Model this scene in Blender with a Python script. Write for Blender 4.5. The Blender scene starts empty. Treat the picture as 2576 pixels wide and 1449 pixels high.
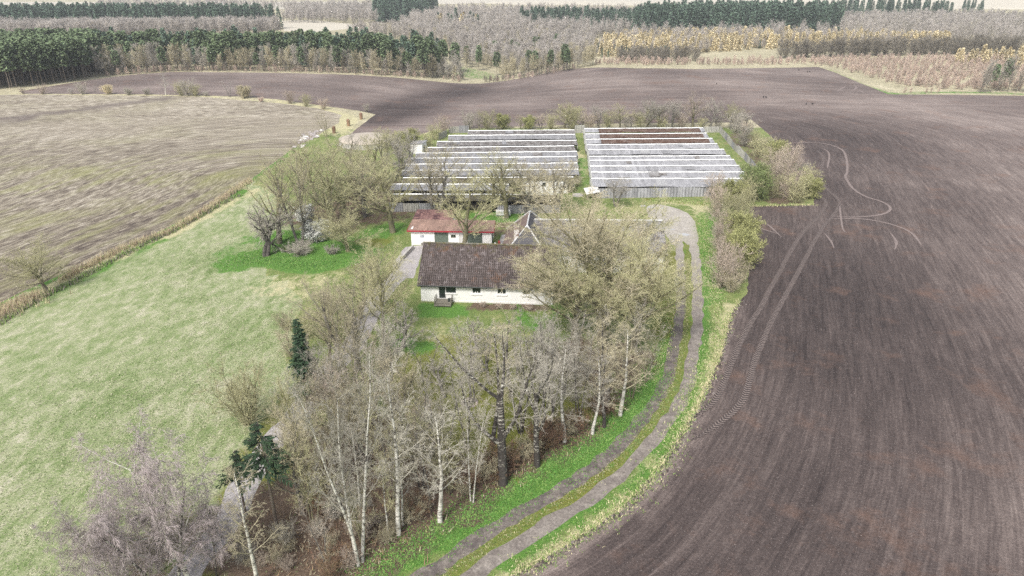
import bpy, math, random, time
import numpy as np
from mathutils import Vector, Matrix, Euler
from mathutils.geometry import delaunay_2d_cdt
T0 = time.time()
R = math.radians
HAZE = True
scene = bpy.context.scene
COL = scene.collection

# ------------------------------------------------------------------ camera
CAMH, PITCH, FD = 34.0, R(24.3), 1717.0
cam_d = bpy.data.cameras.new('camera'); cam = bpy.data.objects.new('camera', cam_d); COL.objects.link(cam)
cam.location = (0, 0, CAMH); cam.rotation_euler = (R(90) - PITCH, 0, 0)
cam_d.sensor_width = 36; cam_d.lens = 36 * FD / 2576; cam_d.clip_start = 0.5; cam_d.clip_end = 20000
scene.camera = cam
# ------------------------------------------------------------------ light
SUN_EL, SUN_AZ = R(48), R(205)          # azimuth clockwise from +Y
world = bpy.data.worlds.new('World'); scene.world = world; world.use_nodes = True
wn = world.node_tree; wn.nodes.clear()
sky = wn.nodes.new('ShaderNodeTexSky'); sky.sky_type = 'NISHITA'; sky.sun_disc = False
sky.sun_elevation = SUN_EL; sky.sun_rotation = SUN_AZ; sky.air_density = 1.0; sky.dust_density = 3.0; sky.ozone_density = 0.6
bg = wn.nodes.new('ShaderNodeBackground'); bg.inputs['Strength'].default_value = 0.135
wo = wn.nodes.new('ShaderNodeOutputWorld')
hs = wn.nodes.new('ShaderNodeHueSaturation'); hs.inputs['Saturation'].default_value = 0.35
wn.links.new(sky.outputs[0], hs.inputs['Color']); wn.links.new(hs.outputs[0], bg.inputs[0]); wn.links.new(bg.outputs[0], wo.inputs[0])
sun_d = bpy.data.lights.new('sun', 'SUN'); sun_d.energy = 2.1; sun_d.angle = R(10); sun_d.color = (1.0, 0.96, 0.9)
sun = bpy.data.objects.new('sun', sun_d); COL.objects.link(sun)
sdir = Vector((math.sin(SUN_AZ) * math.cos(SUN_EL), math.cos(SUN_AZ) * math.cos(SUN_EL), math.sin(SUN_EL)))
sun.rotation_euler = sdir.to_track_quat('Z', 'Y').to_euler()
scene.view_settings.view_transform = 'Standard'; scene.view_settings.look = 'None'
scene.view_settings.exposure = 0.70; scene.view_settings.gamma = 1.0
scene.cycles.max_bounces = 5; scene.cycles.diffuse_bounces = 3; scene.cycles.transparent_max_bounces = 4
scene.cycles.volume_bounces = 0; scene.cycles.use_denoising = False

# ------------------------------------------------------------------ terrain heights
def hgt(x, y):
    x = np.asarray(x, float); y = np.asarray(y, float)
    ax, ay, bx, by = -40., 186., -10., 300.
    L = math.hypot(bx-ax, by-ay); ux, uy = (bx-ax)/L, (by-ay)/L
    t = ((x-ax)*ux + (y-ay)*uy) / L
    s = (x-ax)*uy - (y-ay)*ux
    k = np.clip(t, 0, 1); k = k*k*(3-2*k)
    out = np.clip((y-420)/260, 0, 1)
    z = -6.0 * k * (1-out) * np.exp(-(s/32.0)**2)
    z += 2.4 * np.exp(-(((x-62)/48)**2 + ((y-262)/60)**2))
    z += 1.6 * np.exp(-(((x+115)/60)**2 + ((y-245)/40)**2))
    z += 26 * np.exp(-(((x-620)/300)**2 + ((y-1000)/230)**2))
    z += 10 * np.exp(-(((x-60)/200)**2 + ((y-900)/130)**2))
    z += 60 * np.exp(-(((x-2500)/1600)**2 + ((y-4200)/900)**2)) + 45 * np.exp(-(((x+1900)/1900)**2 + ((y-4600)/900)**2))
    return z

def ray(px, py):
    c = Vector(((px-1288)/FD, -(py-724.5)/FD, -1)); c.rotate(Euler((R(90)-PITCH, 0, 0))); return c
def G(px, py, z=0.0):
    """ground point seen at picture point (2576-wide units), z above ground"""
    d = ray(px, py); t = max((CAMH - z) / max(-d.z, 1e-4), 1); 
    for _ in range(12):
        x, y = d.x*t, d.y*t
        t2 = (CAMH - z - float(hgt(x, y))) / max(-d.z, 1e-4)
        t = 0.5*t + 0.5*min(t2, 9000)
    return Vector((d.x*t, d.y*t, float(hgt(d.x*t, d.y*t)) + z))
def topz(px, py, d):
    """height above z=0 of the picture row py at ground distance d"""
    r = ray(px, py); return CAMH + d * r.z / r.y

rng = random.Random(7); nrg = np.random.default_rng(7)

# ------------------------------------------------------------------ helpers
def tag(o, label=None, cat=None, group=None, kind=None):
    if label: o['label'] = label
    if cat: o['category'] = cat
    if group: o['group'] = group
    if kind: o['kind'] = kind
    return o
def link(name, data, parent=None, loc=None):
    o = bpy.data.objects.new(name, data); COL.objects.link(o)
    if parent: o.parent = parent
    if loc is not None: o.location = loc
    return o
def np_mesh(name, V, F, mats=(), mi=None, smooth=False):
    V = np.asarray(V, np.float32).reshape(-1, 3); F = np.asarray(F, np.int32)
    me = bpy.data.meshes.new(name); me.vertices.add(len(V)); me.vertices.foreach_set('co', V.ravel())
    n, k = F.shape
    me.loops.add(n*k); me.loops.foreach_set('vertex_index', F.ravel())
    me.polygons.add(n); me.polygons.foreach_set('loop_start', np.arange(0, n*k, k, dtype=np.int32))
    for m in mats: me.materials.append(m)
    if mi is not None: me.polygons.foreach_set('material_index', np.asarray(mi, np.int32))
    if smooth: me.polygons.foreach_set('use_smooth', np.ones(n, bool))
    me.update(calc_edges=True); me.validate(); return me

class MB:
    """collects boxes, quads and rods; build() links them as one mesh"""
    def __init__(s): s.v = []; s.f = []; s.m = []
    def add(s, vs, fs, m=0):
        b = len(s.v); s.v += [tuple(v) for v in vs]; s.f += [tuple(b+i for i in f) for f in fs]; s.m += [m]*len(fs)
    def box(s, x0, x1, y0, y1, z0, z1, m=0):
        s.add([(x0,y0,z0),(x1,y0,z0),(x1,y1,z0),(x0,y1,z0),(x0,y0,z1),(x1,y0,z1),(x1,y1,z1),(x0,y1,z1)],
              [(0,3,2,1),(4,5,6,7),(0,1,5,4),(1,2,6,5),(2,3,7,6),(3,0,4,7)], m)
    def prism(s, pts, h, m=0):      # slab of a quad lifted along its normal by h
        P = [Vector(p) for p in pts]; n = (P[1]-P[0]).cross(P[2]-P[0]).normalized()*h; k = len(P)
        s.add(P+[p+n for p in P], [tuple(range(k))[::-1], tuple(range(k, 2*k))]+[(i, (i+1)%k, k+(i+1)%k, k+i) for i in range(k)], m)
    def rod(s, a, b, r, r2=None, k=6, m=0):
        a = Vector(a); b = Vector(b); r2 = r if r2 is None else r2; d = (b-a).normalized()
        u = d.orthogonal().normalized(); w = d.cross(u)
        ring = [(math.cos(t)*u+math.sin(t)*w) for t in [2*math.pi*i/k for i in range(k)]]
        s.add([a+c*r for c in ring]+[b+c*r2 for c in ring], [(i,(i+1)%k,k+(i+1)%k,k+i) for i in range(k)]+[tuple(range(k))[::-1], tuple(range(k,2*k))], m)
    def build(s, name, mats, parent=None, smooth=False, loc=None):
        me = bpy.data.meshes.new(name); me.from_pydata(s.v, [], s.f)
        for q in (mats if isinstance(mats, (list, tuple)) else [mats]): me.materials.append(q)
        me.polygons.foreach_set('material_index', s.m)
        if smooth: me.polygons.foreach_set('use_smooth', [True]*len(s.f))
        me.update(); return link(name, me, parent, loc)
def empty(name, loc, rz=0.0, **k):
    o = link(name, None); o.empty_display_size = 0.5; o.location = loc; o.rotation_euler = (0, 0, rz); tag(o, **k); return o

# ------------------------------------------------------------------ materials
class NT:
    def __init__(s, name):
        s.m = bpy.data.materials.new(name); s.m.use_nodes = True; s.t = s.m.node_tree; s.n = s.t.nodes; s.n.clear()
        s.out = s.n.new('ShaderNodeOutputMaterial'); s.b = s.n.new('ShaderNodeBsdfPrincipled'); s.t.links.new(s.b.outputs[0], s.out.inputs[0])
        s.b.inputs['Roughness'].default_value = 0.9; s.b.inputs['Specular IOR Level'].default_value = 0.2
    def put(s, sock, v):
        if v is None: return
        if hasattr(v, 'is_output') or isinstance(v, bpy.types.NodeSocket): s.t.links.new(v, sock)
        elif isinstance(v, (tuple, list)) and len(v) == 3 and sock.type == 'RGBA': sock.default_value = (*v, 1)
        else: sock.default_value = v
    def pos(s): return s.n.new('ShaderNodeNewGeometry').outputs['Position']
    def obj(s): return s.n.new('ShaderNodeTexCoord').outputs['Object']
    def uv(s): return s.n.new('ShaderNodeTexCoord').outputs['UV']
    def rnd(s): return s.n.new('ShaderNodeObjectInfo').outputs['Random']
    def attr(s, a):
        n = s.n.new('ShaderNodeAttribute'); n.attribute_name = a; return n.outputs['Fac']
    def math(s, op, a, b=None, c=None, clamp=False):
        n = s.n.new('ShaderNodeMath'); n.operation = op; n.use_clamp = clamp
        s.put(n.inputs[0], a); s.put(n.inputs[1], b); s.put(n.inputs[2], c); return n.outputs[0]
    def mapr(s, v, a, b, c=0.0, d=1.0):
        n = s.n.new('ShaderNodeMapRange'); s.put(n.inputs['Value'], v)
        for k, q in zip(('From Min','From Max','To Min','To Max'), (a, b, c, d)): s.put(n.inputs[k], q)
        return n.outputs[0]
    def scale(s, vec, sc, rot=None):
        n = s.n.new('ShaderNodeMapping'); s.put(n.inputs['Vector'], vec); n.inputs['Scale'].default_value = sc
        if rot: n.inputs['Rotation'].default_value = rot
        return n.outputs[0]
    def xyz(s, x=0.0, y=0.0, z=0.0):
        n = s.n.new('ShaderNodeCombineXYZ'); s.put(n.inputs[0], x); s.put(n.inputs[1], y); s.put(n.inputs[2], z); return n.outputs[0]
    def sep(s, v):
        n = s.n.new('ShaderNodeSeparateXYZ'); s.put(n.inputs[0], v); return n.outputs
    def noise(s, vec, sc, det=4.0, rough=0.6, dist=0.0):
        n = s.n.new('ShaderNodeTexNoise'); s.put(n.inputs['Vector'], vec); n.inputs['Scale'].default_value = sc
        n.inputs['Detail'].default_value = det; n.inputs['Roughness'].default_value = rough; n.inputs['Distortion'].default_value = dist
        return n.outputs['Fac']
    def vor(s, vec, sc, out='Distance', rnd=1.0):
        n = s.n.new('ShaderNodeTexVoronoi'); s.put(n.inputs['Vector'], vec); n.inputs['Scale'].default_value = sc
        n.inputs['Randomness'].default_value = rnd; return n.outputs[out]
    def ramp(s, f, stops):
        n = s.n.new('ShaderNodeValToRGB'); s.put(n.inputs[0], f); e = n.color_ramp.elements
        while len(e) > 1: e.remove(e[0])
        for i, (p, c) in enumerate(stops):
            q = e[0] if i == 0 else e.new(p)
            q.position = p; q.color = (*c, 1) if isinstance(c, (tuple, list)) else (c, c, c, 1)
        return n.outputs[0]
    def mix(s, f, a, b, mode='MIX'):
        n = s.n.new('ShaderNodeMix'); n.data_type = 'RGBA'; n.blend_type = mode; n.clamp_factor = True
        s.put(n.inputs[0], f); s.put(n.inputs[6], a); s.put(n.inputs[7], b); return n.outputs[2]
    def mul(s, col, f):   # colour times a grey value
        return s.mix(1.0, col, s.xyz(f, f, f), 'MULTIPLY')
    def bump(s, h, st=0.5, d=0.1):
        n = s.n.new('ShaderNodeBump'); n.inputs['Strength'].default_value = st; n.inputs['Distance'].default_value = d
        s.put(n.inputs['Height'], h); s.t.links.new(n.outputs[0], s.b.inputs['Normal']); return s
    def done(s, col, rough=None, metal=None):
        s.put(s.b.inputs['Base Color'], col)
        if rough is not None: s.put(s.b.inputs['Roughness'], rough)
        if metal is not None: s.put(s.b.inputs['Metallic'], metal)
        return s.m

def simple(name, col, var=0.25, sc=3.0, rough=0.85, metal=0.0, bump=0.0):
    n = NT(name); o = n.obj(); f = n.noise(o, sc, 5, 0.65)
    c = n.mul(col, n.mapr(f, 0.25, 0.75, 1-var, 1+var))
    if bump: n.bump(f, bump, 0.02)
    return n.done(c, rough, metal)

def mat_plough():
    n = NT('ploughed_soil'); p = n.pos(); row = n.attr('row'); w = n.attr('rowmix'); s = n.sep(p)
    wob = n.math('MULTIPLY', n.noise(p, 0.05, 2), 2.0)
    rb = n.math('ADD', n.math('MULTIPLY', n.math('ADD', s[1], n.math('MULTIPLY', s[0], 0.05)), 1.0), wob)
    def rows(fr, det=3.0):
        va = n.xyz(n.math('MULTIPLY', row, fr), n.math('MULTIPLY', s[1], 0.06*fr), 0.0)
        vb = n.xyz(n.math('MULTIPLY', rb, fr), n.math('MULTIPLY', s[0], 0.03*fr), 3.0)
        return n.mix(w, n.noise(va, 1.0, det, 0.6), n.noise(vb, 1.0, det, 0.6))
    f1, f2, f3 = rows(0.22, 4), rows(1.6, 3), rows(5.0, 2)
    patch = n.noise(n.scale(p, (1, 0.8, 1)), 0.028, 4, 0.55); fine = n.noise(p, 5.0, 5, 0.75); clod = n.noise(p, 1.4, 3, 0.7)
    a = n.math('ADD', n.math('MULTIPLY', patch, 0.95), n.math('MULTIPLY', f1, 0.40))
    a = n.math('ADD', a, n.math('MULTIPLY', f2, 0.62)); a = n.math('ADD', a, n.math('MULTIPLY', f3, 0.50))
    a = n.math('ADD', a, n.math('MULTIPLY', n.attr('dry'), 0.62))  # mask also carries painted crest sunlight and valley shade
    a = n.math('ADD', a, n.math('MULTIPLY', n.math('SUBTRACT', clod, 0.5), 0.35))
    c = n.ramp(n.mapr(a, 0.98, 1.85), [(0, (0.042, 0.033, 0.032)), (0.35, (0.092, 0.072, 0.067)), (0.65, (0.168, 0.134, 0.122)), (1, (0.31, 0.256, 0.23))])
    red = n.ramp(n.noise(p, 0.13, 5, 0.7), [(0.55, 0.0), (0.72, 0.55)])
    c = n.mix(red, c, (0.19, 0.115, 0.085))
    c = n.mul(c, n.mapr(fine, 0.3, 0.7, 0.62, 1.38))
    st = n.ramp(n.vor(p, 1.5), [(0.02, 1.0), (0.045, 0.0)])
    st2 = n.ramp(n.vor(p, 4.0), [(0.05, 0.6), (0.13, 0.0)])
    c = n.mix(n.math('MAXIMUM', n.math('MULTIPLY', st, 0.8), st2), c, (0.40, 0.36, 0.34))
    n.bump(n.math('ADD', n.math('ADD', n.math('MULTIPLY', f3, 0.6), fine), n.math('MULTIPLY', f2, 0.8)), 0.8, 0.12)
    return n.done(c, 0.95)

def mat_stubble():
    n = NT('stubble_soil'); p = n.pos(); s = n.sep(p); row = n.attr('row'); w = n.attr('rowmix')
    wob = n.math('MULTIPLY', n.noise(p, 0.02, 2), 14.0)
    rb = n.math('ADD', n.math('ADD', s[1], n.math('MULTIPLY', s[0], -0.12)), wob)
    def rows(fr, lng, det=3.0):
        lng = lng*3.0
        va = n.xyz(n.math('MULTIPLY', row, fr), n.math('MULTIPLY', s[1], lng), 0.0)
        vb = n.xyz(n.math('MULTIPLY', rb, fr), n.math('MULTIPLY', s[0], lng), 3.0)
        return n.mix(w, n.noise(va, 1.0, det, 0.6), n.noise(vb, 1.0, det, 0.6))
    f1, f2 = rows(0.42, 0.012, 4), rows(1.9, 0.13, 3)
    patch = n.noise(p, 0.03, 4, 0.6); fine = n.noise(p, 3.0, 6, 0.85)
    a = n.math('ADD', n.math('MULTIPLY', f1, 0.8), n.math('MULTIPLY', n.math('SUBTRACT', f2, .25), 2.0)); a = n.math('ADD', a, n.math('MULTIPLY', patch, 0.35))
    a = n.math('ADD', a, n.math('MULTIPLY', fine, 1.15)); a = n.math('ADD', a, n.math('MULTIPLY', n.attr('dry'), 0.4))
    c = n.ramp(n.mapr(a, 1.25, 2.30), [(0.0, (0.085, 0.067, 0.058)), (0.3, (0.165, 0.138, 0.108)), (0.6, (0.30, 0.262, 0.205)), (1, (0.58, 0.53, 0.45))])
    g = n.ramp(n.math('ADD', n.math('MULTIPLY', n.noise(p, 0.05, 4), 0.6), n.math('MULTIPLY', f1, 0.5)), [(0.52, 0.0), (0.68, 0.62)])
    c = n.mix(n.math('MULTIPLY', g, n.attr('green')), c, (0.23, 0.24, 0.075))
    track = n.attr('litter'); c = n.mix(n.math('MULTIPLY', track, 0.75), c, (0.13, 0.105, 0.10))
    n.bump(n.math('ADD', f2, fine), 0.9, 0.15)
    return n.done(c, 0.95)

def mat_grass(name, kind):
    n = NT(name); p = n.pos()
    pr = n.scale(p, (1.0, 0.6, 1.0), (0, 0, R(-35)))
    big = n.noise(pr, 0.045, 4, 0.65); mid = n.noise(pr, 0.9, 5, 0.75); fine = n.noise(n.scale(p, (1, 2.2, 1), (0, 0, R(25))), 3.2, 5, 0.8)
    vf = n.noise(p, 9.0, 3, 0.7)
    str_ = n.noise(n.scale(p, (2.2, 0.35, 1), (0, 0, R(-58))), 0.55, 4, 0.7)
    a = n.math('ADD', n.math('MULTIPLY', big, 0.40), n.math('MULTIPLY', mid, 0.85)); a = n.math('ADD', a, n.math('MULTIPLY', fine, 0.85)); a = n.math('ADD', a, n.math('MULTIPLY', n.math('SUBTRACT', str_, .5), 0.38)); a = n.math('ADD', a, n.math('MULTIPLY', n.math('SUBTRACT', n.noise(p, .16, 3, .6), .5), .35)); a = n.math('ADD', a, .105)
    if kind == 'meadow':
        c = n.ramp(n.mapr(a, 0.85, 1.5), [(0, (0.105, 0.165, 0.05)), (0.25, (0.185, 0.245, 0.095)), (0.5, (0.305, 0.335, 0.185)), (0.75, (0.45, 0.435, 0.31)), (1, (0.64, 0.59, 0.50))])
    elif kind == 'far':
        c = n.ramp(n.mapr(a, 0.85, 1.5), [(0, (0.22, 0.19, 0.13)), (0.4, (0.36, 0.33, 0.22)), (0.7, (0.52, 0.47, 0.33)), (1, (0.66, 0.58, 0.46))])
    else:
        c = n.ramp(n.mapr(a, 0.85, 1.5), [(0, (0.09, 0.15, 0.035)), (0.4, (0.17, 0.22, 0.07)), (0.7, (0.29, 0.29, 0.13)), (1, (0.46, 0.42, 0.28))])
    dn = n.mapr(mid, 0.35, 0.65, -0.25, 0.25)
    def lay(c, at, col1, col2, k=1.0):
        f = n.math('ADD', n.attr(at), n.math('MULTIPLY', dn, 1.0)); f = n.mapr(f, 0.3, 0.6)
        return n.mix(n.math('MULTIPLY', f, k), c, n.mix(n.mapr(fine, 0.35, 0.65), col1, col2))
    c = lay(c, 'dry', (0.30, 0.28, 0.13), (0.66, 0.61, 0.40), 0.9)
    c = lay(c, 'moss', (0.105, 0.125, 0.022), (0.215, 0.215, 0.045), 0.9)
    c = lay(c, 'green', (0.055, 0.15, 0.022), (0.15, 0.28, 0.06))
    c = lay(c, 'litter', (0.075, 0.052, 0.036), (0.185, 0.135, 0.10))
    c = n.mul(c, n.mapr(vf, 0.3, 0.7, 0.72, 1.28))
    n.bump(n.math('ADD', fine, n.math('MULTIPLY', vf, 0.5)), 0.7, 0.15)
    return n.done(c, 0.95)

def mat_gravel(name, c1, c2, dark=0.0):
    n = NT(name); p = n.pos()
    f = n.noise(p, 0.8, 6, 0.8); g = n.noise(p, 5.0, 5, 0.85); v = n.vor(p, 9.0)
    c = n.mix(n.mapr(f, 0.35, 0.65), c1, c2); c = n.mul(c, n.mapr(g, 0.3, 0.7, 0.5, 1.5))
    c = n.mix(n.math('MULTIPLY', n.attr('green'), n.mapr(f, 0.4, 0.6, 0.2, 1.0)), c, (0.16, 0.17, 0.05))
    c = n.mix(n.math('MULTIPLY', n.attr('litter'), n.mapr(n.noise(p, 1.1, 5, 0.8), 0.45, 0.6)), c, (0.085, 0.072, 0.072))
    c = n.mix(n.ramp(v, [(0.06, 0.5), (0.2, 0.0)]), c, (0.5, 0.47, 0.46))
    if 'wheel' in name: c = n.mix(n.math('MULTIPLY', n.attr('dry'), n.mapr(g, .3, .7, .6, 1.0)), c, n.mul((0.38, 0.35, 0.31), n.mapr(f, .3, .7, .8, 1.2)))
    n.bump(n.math('ADD', g, n.math('MULTIPLY', f, 0.4)), 0.5, 0.05)
    return n.done(c, 0.9)

M = {}
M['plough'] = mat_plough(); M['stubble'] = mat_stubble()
M['meadow'] = mat_grass('meadow_grass', 'meadow'); M['lawn'] = mat_grass('rough_grass', 'lawn'); M['farland'] = mat_grass('dry_grassland', 'far')
M['gravel'] = mat_gravel('wheel_gravel', (0.15, 0.128, 0.115), (0.32, 0.285, 0.26))
M['mudlane'] = mat_gravel('muddy_wheel_lane', (0.09, 0.073, 0.067), (0.26, 0.23, 0.21))
M['yard'] = mat_gravel('yard_gravel', (0.31, 0.285, 0.25), (0.45, 0.42, 0.38))
M['drive'] = mat_gravel('old_asphalt', (0.30, 0.28, 0.275), (0.42, 0.395, 0.39))
M['palefield'] = mat_gravel('pale_field', (0.42, 0.38, 0.31), (0.6, 0.56, 0.47))

# ------------------------------------------------------------------ zones (picture points, 2576-wide)
def W(pts): return [G(*p) for p in pts]
def smooth(P, step=1.0, closed=False):
    P = [Vector((p[0], p[1])) for p in P]; n = len(P); out = []
    rngi = range(n if closed else n-1)
    for i in rngi:
        p0 = P[(i-1) % n] if (closed or i > 0) else P[0]; p1 = P[i]; p2 = P[(i+1) % n]
        p3 = P[(i+2) % n] if (closed or i+2 < n) else P[-1]
        k = max(1, int((p2-p1).length/step))
        for j in range(k):
            t = j/k
            out.append(0.5*((2*p1)+(-p0+p2)*t+(2*p0-5*p1+4*p2-p3)*t*t+(-p0+3*p1-3*p2+p3)*t**3))
    if not closed: out.append(P[-1])
    return out
def linear(P, step=1.0, closed=True, jit=0.0, far=260):
    P = [Vector((p[0], p[1])) for p in P]; out = []
    n = len(P)
    for i in range(n if closed else n-1):
        a, b = P[i], P[(i+1) % n]; st = step * max(1, a.length/90); k = max(1, int((b-a).length/st))
        nn = (b-a).normalized(); nn = Vector((-nn.y, nn.x))
        for j in range(k):
            out.append(a.lerp(b, j/k) + nn*(rng.uniform(-jit, jit)))
    return out
def ribbon(P, w, jit=0.08):
    P = smooth(P, 1.0); Lf, Rt = [], []
    for i, p in enumerate(P):
        d = (P[min(i+1, len(P)-1)]-P[max(i-1, 0)]).normalized(); nn = Vector((-d.y, d.x))
        ww = (w[0] + (w[1]-w[0])*i/(len(P)-1)) if isinstance(w, tuple) else w
        Lf.append(p+nn*(ww/2+rng.uniform(-jit, jit))); Rt.append(p-nn*(ww/2+rng.uniform(-jit, jit)))
    return Lf+Rt[::-1]

PLD = [(1200,1500),(1290,1449),(1400,1385),(1530,1300),(1640,1200),(1700,1110),(1745,1040),(1785,960),(1815,880),(1835,800),(1862,757),(1880,740),(1884,650),(1883,560),(1885,519),
       (2048,515),(2050,470),(1990,392),(1930,335),(1888,300),(1860,308),(1480,312),(1100,325),(1040,345),(1000,356),(870,356),(880,338),(905,318),(945,288),(900,278),(820,267),(700,250),(600,243),(500,240),(230,237),(60,236),(45,230),
       (120,218),(200,205),(330,188),(430,181),(600,182),(800,186),(950,192),(1050,200),(1130,208),(1210,210),(1290,200),(1350,188),(1400,178),(1450,172),(1600,172),(1750,174),(1900,171),(2058,168),
       (2100,182),(2160,207),(2235,237),(2400,238),(2576,241),(3300,246),(4300,700),(3600,1650),(1150,1640)]
STD = [(-900,240),(-100,238),(230,239),(500,243),(700,259),(800,272),(860,290),(850,310),(790,345),(730,378),(640,445),(560,500),(420,575),(300,625),(180,680),(100,715),(0,760),(-150,830),(-1400,1400),(-2500,700)]
pl_poly = linear(smooth(W(PLD[:11]), 1.0)[:-1] + [Vector((p.x, p.y)) for p in W(PLD[10:])], 1.0, True, 0.12)
st_poly = linear(W(STD), 1.2, True, 0.2)
ditch = W([(640,470),(600,492),(520,535),(440,580),(350,620),(180,710),(90,755),(0,815),(-150,900)])
LANE_L = W([(930,1530),(1070,1449),(1202,1358),(1264,1318),(1473,1193),(1599,1072),(1669,974),(1697,866),(1711,773),(1711,651),(1706,600)])
LANE_R = W([(1030,1540),(1153,1449),(1202,1417),(1321,1330),(1529,1207),(1646,1090),(1706,974),(1739,866),(1746,773),(1744,651),(1735,600)])
def offset(P, d):
    P = smooth(P, 2.0); out = []
    for i, p in enumerate(P):
        t = (P[min(i+1, len(P)-1)]-P[max(i-1, 0)]).normalized(); out.append(p+Vector((t.y, -t.x))*d)
    return out
LANE_R = offset(LANE_L, 1.98)
laneL = ribbon(LANE_L, 1.2, .17); laneR = ribbon(LANE_R, 1.2, .17)
mid_line = offset(LANE_L, 0.99)[::2]
YARD = [(1650,560),(1632,545),(1628,522),(1645,514),(1680,518),(1722,532),(1745,552),(1756,590),(1752,612),(1728,616),(1718,606),(1712,618),(1692,616),(1677,593),(1665,575)]
yard = linear(smooth(W(YARD), 1.0, True), 1.0, True, 0.1)
DRIVE = W([(420,1560),(470,1440),(515,1380),(575,1310),(622,1206),(697,1101),(749,1042),(800,960),(888,870),(924,798),(959,739),(1004,690),(1020,655)])
drive = ribbon(DRIVE, (2.1, 2.5), 0.12)
FYARD = [(985,665),(1005,640),(1020,622),(1052,618),(1255,612),(1262,590),(1300,588),(1360,600),(1360,640),(1060,640),(1040,700),(1010,700)]
fyard = linear(W(FYARD), 1.0, True, 0.1)
STRIP = linear(W([(180,114),(300,108),(450,101),(560,100),(560,104),(400,110),(200,120)]), 6, True)
FIELD2 = linear(W([(708,52),(780,50),(900,62),(880,72),(800,80),(715,78)]), 8, True)
FIELD3 = linear(W([(-900,12),(250,12),(500,18),(760,24),(950,14),(900,4),(500,6),(-900,3)]), 30, True)
FIELD4 = linear(W([(960,8),(1300,12),(1800,16),(2200,22),(3000,30),(3000,-6),(1000,-6)]), 40, True)
CLEAR = linear(W([(1172,172),(1215,166),(1238,180),(1225,200),(1180,198)]), 3, True)

def inside(P, x, y):
    px = np.array([p[0] for p in P]); py = np.array([p[1] for p in P]); c = np.zeros(len(x), bool)
    j = len(px)-1
    for i in range(len(px)):
        if py[i] != py[j]:
            m = ((py[i] > y) != (py[j] > y)) & (x < (px[j]-px[i])*(y-py[i])/(py[j]-py[i])+px[i]); c ^= m
        j = i
    return c
def dist(P, x, y, signed=False):
    best = np.full(len(x), 1e9); sg = np.ones(len(x))
    for a, b in zip(P[:-1], P[1:]):
        dx, dy = b[0]-a[0], b[1]-a[1]; L2 = dx*dx+dy*dy+1e-9
        t = np.clip(((x-a[0])*dx+(y-a[1])*dy)/L2, 0, 1); d = np.hypot(x-a[0]-t*dx, y-a[1]-t*dy)
        m = d < best; best[m] = d[m]; sg[m] = np.sign(dx*(y-a[1])-dy*(x-a[0]))[m]
    return best*(-sg) if signed else best

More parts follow.
